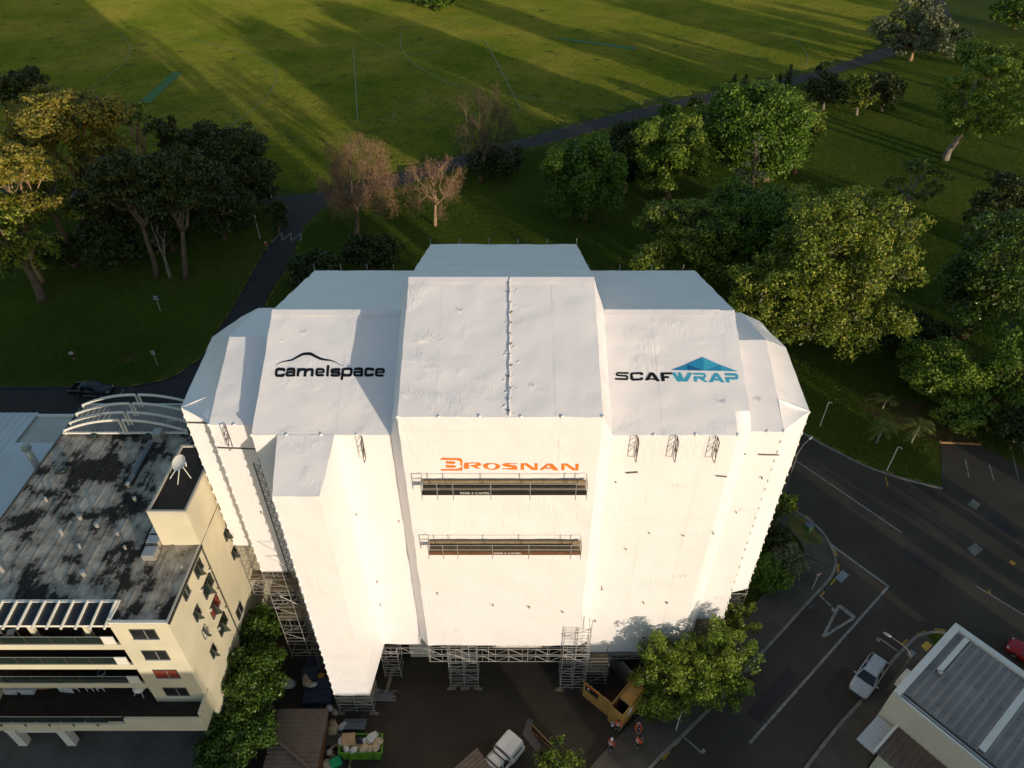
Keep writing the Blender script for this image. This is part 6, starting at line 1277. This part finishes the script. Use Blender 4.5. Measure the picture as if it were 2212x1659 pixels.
MB().loft([ringz(.84, .08, .94), ringz(1, zt), ringz(1.035, zt, 1.05), ringz(1.035, zt + .07, 1.05), ringz(.965, zt + .07, .95), ringz(.81, .14, .9)], True, True).build('hull', M['green_bin'], sk)
for t_ in (.25, .5, .75):
    for s0, s1 in ((0, 1), (3, 2)):
        p = q[s0].lerp(q[s1], t_); d = (p - cz); d.z = 0; d.normalize(); MB().beam(Vector((p.x, p.y, zt)) + d * .05, Vector((cz.x + (p.x - cz.x) * .88, cz.y + (p.y - cz.y) * .96, .15)) + d * .05, .09, .09).build('rib', M['green_bin'], sk)
for t_ in (.2, .8): p = q[0].lerp(q[1], t_); MB().tube([p + Vector((0, -.12, -.4)), p + Vector((0, -.3, -.4))], .06, 8).build('lifting_lug', M['black'], sk)
heap = MB().loft([ringz(.9, .9, .9), ringz(.6, 1.2, .6), ringz(.2, 1.3, .2)], True, True).build('rubble_fill', M['bag_tan'], sk)
rb = random.Random(3); k = 0
def bag(px, py, z, r, m, label, flat=.6):
    global k; p = G(px, py, z); o = empty('rubbish_sack', p, rb.uniform(0, 3), label, 'sack', 'sacks of building rubbish'); k += 1
    MB().blob((0, 0, r * flat * .9), (r, r * rb.uniform(.65, .95), r * flat), k, .28, 10, 7).build('sack', M[m], o, True); MB().blob((r * .8, 0, r * flat * 1.3), (r * .22, r * .2, r * .25), k + 3, .3, 6, 5).build('neck', M[m], o, True)
for px, py, m, r, lab in ((806, 1596, 'bag_white', .5, 'large white sack at the far right corner of the skip'), (818, 1606, 'bag_tan', .42, 'tan sack against the right end of the skip'), (812, 1616, 'bag_tan', .42, 'tan sack by the near right corner of the skip'), (800, 1620, 'bag_tan', .36, 'smaller tan sack in front of the white ones in the skip'), (788, 1618, 'bag_tan', .48, 'big tan sack in the middle front of the skip'), (778, 1600, 'bag_black', .36, 'black sack in the middle of the skip'), (790, 1603, 'bag_white', .34, 'small white sack beside the black one in the skip'), (748, 1616, 'bag_white', .4, 'white sack at the near left corner of the skip'), (764, 1622, 'bag_white', .32, 'little white sack at the front left of the skip'), (738, 1603, 'bag_white', .34, 'white sack at the left end of the skip')):
    bag(px, py, 1.22, r, m, lab)
cbd = empty('cardboard_sheet', G(753, 1598, 1.6), R(4), 'flat brown cardboard sheet lying on the skip load', 'cardboard'); MB().box((0, 0, .12), (1.05, .95, .04), 0, Matrix.Rotation(.12, 3, 'X')).build('sheet', M['cardboard'], cbd); MB().box((.2, -.1, .15), (.06, .9, .02), 0, Matrix.Rotation(.12, 3, 'X')).build('tape', M['bag_tan'], cbd)
for px, py, m, r, lab in ((722, 1572, 'bag_tan', .55, 'long tan sack on the ground behind the skip'), (720, 1582, 'bag_tan', .5, 'tan sack next to the garage roof edge'), (741, 1573, 'bag_white', .45, 'white sack on the ground behind the skip'), (713, 1531, 'bag_white', .35, 'pale sack by the garage corner'), (724, 1541, 'bag_tan', .3, 'small tan bundle by the scaffold foot'), (712, 1628, 'bag_white', .3, 'pale sack left of the skip'), (706, 1652, 'bag_tan', .4, 'tan sack at the bottom edge left of the green tub'), (715, 1655, 'bag_white', .36, 'white sack beside the green tub')): bag(px, py, .02, r, m, lab)
tub = empty('storage_tub', G(727, 1651), R(30), 'bright green plastic tub left of the skip', 'tub'); MB().loft([[Vector((sx * w, sy * w * .8, z)) for sx, sy in ((-1, -1), (1, -1), (1, 1), (-1, 1))] for w, z in ((.34, 0), (.42, .5), (.45, .5), (.45, .56))], True, True).build('tub_body', M['emerald'], tub); MB().bx(-.36, .36, -.28, .28, .56, .6).build('lid', M['emerald'], tub)
hose = empty('hose_coil', G(724, 1624), 0, 'pale coiled hose ring beside the skip', 'hose'); MB().tube([(.42 * math.cos(a), .55 * math.sin(a), .12 + .02 * math.sin(3 * a)) for a in [2 * math.pi * i / 20 for i in range(21)]], .08, 6).build('coil', M['bag_tan'], hose, True); MB().tube([(.3 * math.cos(a) + .05, .42 * math.sin(a), .25) for a in [2 * math.pi * i / 20 for i in range(17)]], .07, 6).build('coil', M['bag_tan'], hose, True)
def stack(name, px, py, n, size, gap, rz, m, label, cat, nm):
    rt = empty(name, G(px, py), rz, label, cat, 'stacked site materials'); r_ = random.Random(n)
    for i in range(n): MB().box((r_.uniform(-.05, .05), (i % 4 - 1.5) * (size[1] + gap), .06 + (i // 4) * size[2] + size[2] / 2), size, r_.uniform(-.02, .02)).build(nm, M[m], rt)
    return rt
stack('steel_stack', 766, 1568, 10, (1.9, .22, .12), .02, 0, 'slate', 'stack of grey steel channels in front of the scaffold tower', 'steel stack', 'channel')
stack('frame_stack', 770, 1583, 4, (.06, .06, .06), .3, 0, 'steel', 'thin steel bars on the ground behind the skip', 'steel stack', 'bar')
stack('timber_stack', 724, 1600, 8, (1.6, .2, .14), .03, .1, 'frame_dark', 'dark timber lengths between skip and garage', 'timber stack', 'board')
stack('timber_stack', 757, 1650, 3, (.14, 2.2, .1), .08, .0, 'timber', 'orange brown timber lengths leaning at the near side of the skip', 'timber stack', 'board')
stack('pallet_stack', 690, 1500, 8, (2.4, .5, .35), .05, .1, 'blue', 'dark blue wrapped pallet load behind the garage', 'pallet', 'bundle')
stack('crate_stack', 676, 1455, 6, (1.3, .55, .5), .05, 0, 'blue', 'blue crates under the left scaffold', 'crate stack', 'crate')
stack('box_stack', 690, 1460, 2, (1.1, .6, .5), .05, 0, 'tactile', 'ochre boxes beside the blue crates', 'box stack', 'carton')
for px, py, m, r, lab in ((665, 1478, 'bag_tan', .5, 'pale sack on the blue wrapped load'), (676, 1481, 'bag_white', .4, 'white sack on the blue wrapped load'), (622, 1480, 'bag_white', .7, 'loose white sheet by the hedge'), (661, 1467, 'bag_tan', .4, 'tan sack near the blue crates')): bag(px, py, .9 if px > 640 else .02, r, m, lab, .4)
tb = empty('tube_bundle', G(826, 1503), R(0), 'bundle of loose scaffold tubes beside the tower', 'tube bundle', 'stacked site materials'); rr = random.Random(2)
for i in range(16): z_ = .05 + (i // 6) * .07; yy = -.45 + (i % 6) * .17; xx = rr.uniform(-.2, .3); rod('tube', (xx - 1.0, yy + rr.uniform(-.05, .05), z_), (xx + 1.0, yy + rr.uniform(-.05, .05), z_), .03, 'steel', tb)
pk = empty('plank', G(842, 1470), R(82), 'pale timber plank lying beside the drive', 'plank'); MB().box((0, 0, .05), (2.4, .3, .07)).build('board', M['plank'], pk); MB().box((-1.1, 0, .1), (.08, .3, .04)).build('end_strap', M['steel'], pk)
fp_ = empty('timber_gate', G(1150, 1570), 0, 'leaning timber framed fence panel beside the white pickup', 'fence panel'); a, q = G(1150, 1582), G(1204, 1630); dv = (q - a).normalized()
MB().beam(a - fp_.location + Vector((0, 0, 1.25)), q - fp_.location + Vector((0, 0, .55)), .06, .14).build('top_rail', M['timber'], fp_); MB().beam(a - fp_.location + Vector((0, 0, .1)), q - fp_.location + Vector((0, 0, .1)), .06, .14).build('bottom_rail', M['timber'], fp_)
for i in range(10):
    t_ = i / 9; p = a.lerp(q, t_) - fp_.location; h = 1.2 - .7 * t_; MB().beam(p + Vector((.05, .05, .02)), p + Vector((.05, .05, h)), .24, .03, (dv.x, dv.y, 0)).build('paling', M['red_brick'], fp_)
tag(MB().poly([G(*p) for p in ((1128, 1586), (1140, 1552), (1150, 1556), (1152, 1584), (1170, 1612), (1160, 1625))], .016).build('concrete_patch', M['conc']), kind='structure')
# ---------------------------------------------------------------- mown grass: upright blades on the lawns and the sports field
def inside(P, x, y):
    c = False; n = len(P); j = n - 1
    for i in range(n):
        if (P[i].y > y) != (P[j].y > y) and x < (P[j].x - P[i].x) * (y - P[i].y) / (P[j].y - P[i].y) + P[i].x: c = not c
        j = i
    return c
def blade_tile(name, size, n, h, w, cols, seed):
    rng = np.random.default_rng(seed); p = np.zeros((n, 3)); a = rng.uniform(0, 6.283, n); rr = size * .78 * np.sqrt(rng.random(n)); p[:, 0] = rr * np.cos(a); p[:, 1] = rr * np.sin(a); a = rng.uniform(0, 6.283, n)
    t = np.stack([np.cos(a), np.sin(a), np.zeros(n)], 1) * (w * rng.uniform(.6, 1.4, n))[:, None] / 2
    tip = p + np.stack([rng.normal(0, .35, n), rng.normal(0, .35, n), np.ones(n)], 1) * (h * rng.uniform(.6, 1.3, n))[:, None]
    V = np.stack([p - t, p + t, tip], 1).reshape(-1, 3); me = arr_mesh(name, V, np.arange(n * 3).reshape(-1, 3))
    m = leaf_mat(name, cols, .25, .7); nt = m.node_tree; N = nt.nodes; Lk = nt.links
    # broad patches of drier and greener turf
    g = [x for x in N if x.type == 'NEW_GEOMETRY'][0]; nz = N.new('ShaderNodeTexNoise'); nz.inputs['Scale'].default_value = .035; nz.inputs['Detail'].default_value = 7; Lk.new(g.outputs['Position'], nz.inputs['Vector'])
    mr = N.new('ShaderNodeMapRange'); mr.inputs[1].default_value = .3; mr.inputs[2].default_value = .7; mr.inputs[3].default_value = -.5; mr.inputs[4].default_value = .5; Lk.new(nz.outputs['Fac'], mr.inputs[0])
    ad = N.new('ShaderNodeMath'); ad.operation = 'ADD'; ad.use_clamp = True; Lk.new(g.outputs['Random Per Island'], ad.inputs[0]); Lk.new(mr.outputs[0], ad.inputs[1]); r = [x for x in N if x.type == 'VALTORGB'][0]; Lk.new(ad.outputs[0], r.inputs[0])
    me.materials.append(m); return bpy.data.objects.new(name, me)
ROADS = [A1 + A2 + A3, list(reversed(UE)) + LE + RE + far]
PATH = [v_ for v_ in A2[18:]]
def north(x, y):
    """beyond the park road: sports field"""
    best = min(PATH, key=lambda p: abs(p.x - x)) if x > PATH[0].x else PATH[0]; return y > best.y
def scatter(name, tile, size, test, seed, ymin, ymax, label):
    rng = random.Random(seed); pts = []; y = ymin
    while y < ymax:
        dpt = y * math.cos(PITCH) + CAMZ * math.sin(PITCH); hw = 1125 * dpt / FOC + size; x = -hw
        while x < hw:
            if test(x, y): pts.append((x + rng.uniform(-.32, .32) * size, y + rng.uniform(-.32, .32) * size, 0))
            x += size
        y += size
    me = bpy.data.meshes.new(name); me.from_pydata(pts, [], []); o = link(name, me); tag(o, label, 'grass', kind='stuff')
    ng = bpy.data.node_groups.new(name, 'GeometryNodeTree'); ng.interface.new_socket('Geometry', in_out='INPUT', socket_type='NodeSocketGeometry'); ng.interface.new_socket('Geometry', in_out='OUTPUT', socket_type='NodeSocketGeometry')
    gi = ng.nodes.new('NodeGroupInput'); go = ng.nodes.new('NodeGroupOutput'); ip = ng.nodes.new('GeometryNodeInstanceOnPoints'); oi = ng.nodes.new('GeometryNodeObjectInfo'); oi.inputs['Object'].default_value = tile; oi.inputs['As Instance'].default_value = True
    rv = ng.nodes.new('FunctionNodeRandomValue'); rv.data_type = 'INT'; rv.inputs[4].default_value = 0; rv.inputs[5].default_value = 63
    mu = ng.nodes.new('ShaderNodeMath'); mu.operation = 'MULTIPLY'; mu.inputs[1].default_value = .1; ng.links.new(rv.outputs[2], mu.inputs[0]); cx = ng.nodes.new('ShaderNodeCombineXYZ'); ng.links.new(mu.outputs[0], cx.inputs[2])
    ng.links.new(gi.outputs[0], ip.inputs['Points']); ng.links.new(oi.outputs['Geometry'], ip.inputs['Instance']); ng.links.new(cx.outputs[0], ip.inputs['Rotation']); ng.links.new(ip.outputs[0], go.inputs[0])
    md = o.modifiers.new('blades', 'NODES'); md.node_group = ng; return o
def off_road(x, y, m=1.3): return not any(inside(P, x + dx, y + dy) for P in ROADS for dx, dy in ((-m, -m), (m, -m), (m, m), (-m, m)))
def is_field(x, y): return north(x, y) and off_road(x, y, 2.6)
def is_lawn(x, y):
    if north(x, y) or not off_road(x, y): return False
    if -46 < x < 24 and y < 60: return False
    if x < -38 and y < 66: return False
    q = LE[min(range(0, len(LE), 3), key=lambda i: (LE[i].x - x) ** 2 + (LE[i].y - y) ** 2)]
    return (Vector((x, y, 0)) - q).length > 5 and y > 44
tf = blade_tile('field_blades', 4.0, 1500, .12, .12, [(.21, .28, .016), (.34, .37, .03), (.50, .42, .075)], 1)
tl = blade_tile('lawn_blades', 2.0, 520, .11, .08, [(.075, .13, .008), (.125, .185, .013), (.20, .23, .028)], 2)  # less dry than the field; tree and building shade also put into colour
scatter('grass', tf, 4.0, is_field, 1, 120, 420, 'mown yellow green turf of the sports field'); scatter('grass', tl, 2.0, is_lawn, 2, 44, 260, 'darker mown lawn around the park trees, partly shade put into its colour')
# ---------------------------------------------------------------- unseen houses and trees added to shade the street and the park
def house(x, y, w, d, h, rz, label, m='offwhite', roof='roof_grey', rh=2.2):
    rt = empty('added_shade_house', (x, y, 0), rz, label, 'house', 'houses added behind the viewpoint for shade'); MB().bx(-w / 2, w / 2, -d / 2, d / 2, 0, h).build('wall', M[m], rt)
    if rh: MB().loft([[(-w / 2 - .4, -d / 2 - .4, h), (-w / 2 - .4, 0, h + rh), (-w / 2 - .4, d / 2 + .4, h)], [(w / 2 + .4, -d / 2 - .4, h), (w / 2 + .4, 0, h + rh), (w / 2 + .4, d / 2 + .4, h)]], True, True).build('roof', M[roof], rt)
    else: MB().bx(-w / 2, w / 2, -d / 2, d / 2, h, h + .3).build('roof', M[roof], rt)
    for i in range(3): o = MB().bx(-w / 3 + i * w / 3 - .6, -w / 3 + i * w / 3 + .6, d / 2, d / 2 + .06, h * .45, h * .45 + 1.3).build('window', M['frame_dark'], rt); MB().bx(-w / 3 + i * w / 3 - .5, -w / 3 + i * w / 3 + .5, d / 2 + .06, d / 2 + .08, h * .45 + .1, h * .45 + 1.2).build('pane', M['glass'], o)

def AC(a, c): return (c * .8192 - a * .5736, c * .5736 + a * .8192)
def row_house(c0, c1, a, h, label, rh=2.2, d=11, **k): x, y = AC(a, (c0 + c1) / 2); house(x, y, c1 - c0, d, h, R(35), label, rh=rh, **k)  # unseen house added to cast shade; widths and gaps shape the light
row_house(-48, -3.4, -44, 17.4, 'tall flat roofed block added behind the viewpoint to shade the cream apartments', 0, 14, roof='conc')
row_house(-3.0, 18.5, -40, 7.6, 'gabled house added behind the viewpoint for shade left of the light gap', 2.0)
row_house(21.4, 52.0, -40, 8.2, 'long gabled house added behind the viewpoint for shade right of the light gap', 2.2)
row_house(54.4, 60.4, -42, 7.6, 'narrow gabled house added behind the viewpoint to shade the crossroads', 2.4)
for i, (a, c, h, r_) in enumerate(((-62, 46.5, 27, 2.6), (-58, 52.8, 24, 2.0), (-36, 66, 11, 4.0), (-30, 71.5, 10, 3.0), (-30, 83, 10.5, 4.5), (-25, 91, 10, 4.0), (-20, 100, 11, 5), (-18, 109, 11, 4.5), (-10, 133, 13, 5), 
                                 (30, 162, 26, 4.5), (34, 168.5, 24, 4), (40, 184.5, 14, 4), (42, 193, 12, 4), (46, 214, 24, 4.5), (48, 223, 20, 4.0), (52, 240, 15, 5), (54, 252, 14, 6), (50, 266, 13, 5))):  # unseen trees added to shade and streak the field
    x, y = AC(a, c); tree('broad', 0, 0, 0, 0, 'added shade tree number %s outside the right of the frame' % ('first second third fourth fifth sixth seventh eighth ninth tenth eleventh twelfth thirteenth fourteenth fifteenth sixteenth seventeenth eighteenth nineteenth twentieth twentyfirst twentysecond'.split()[i]), leaves='green', seed=200 + i, xyz=(x, y, h * .62, r_, h * .38), lsz=.8, nl=14, group='added shade trees outside the frame')
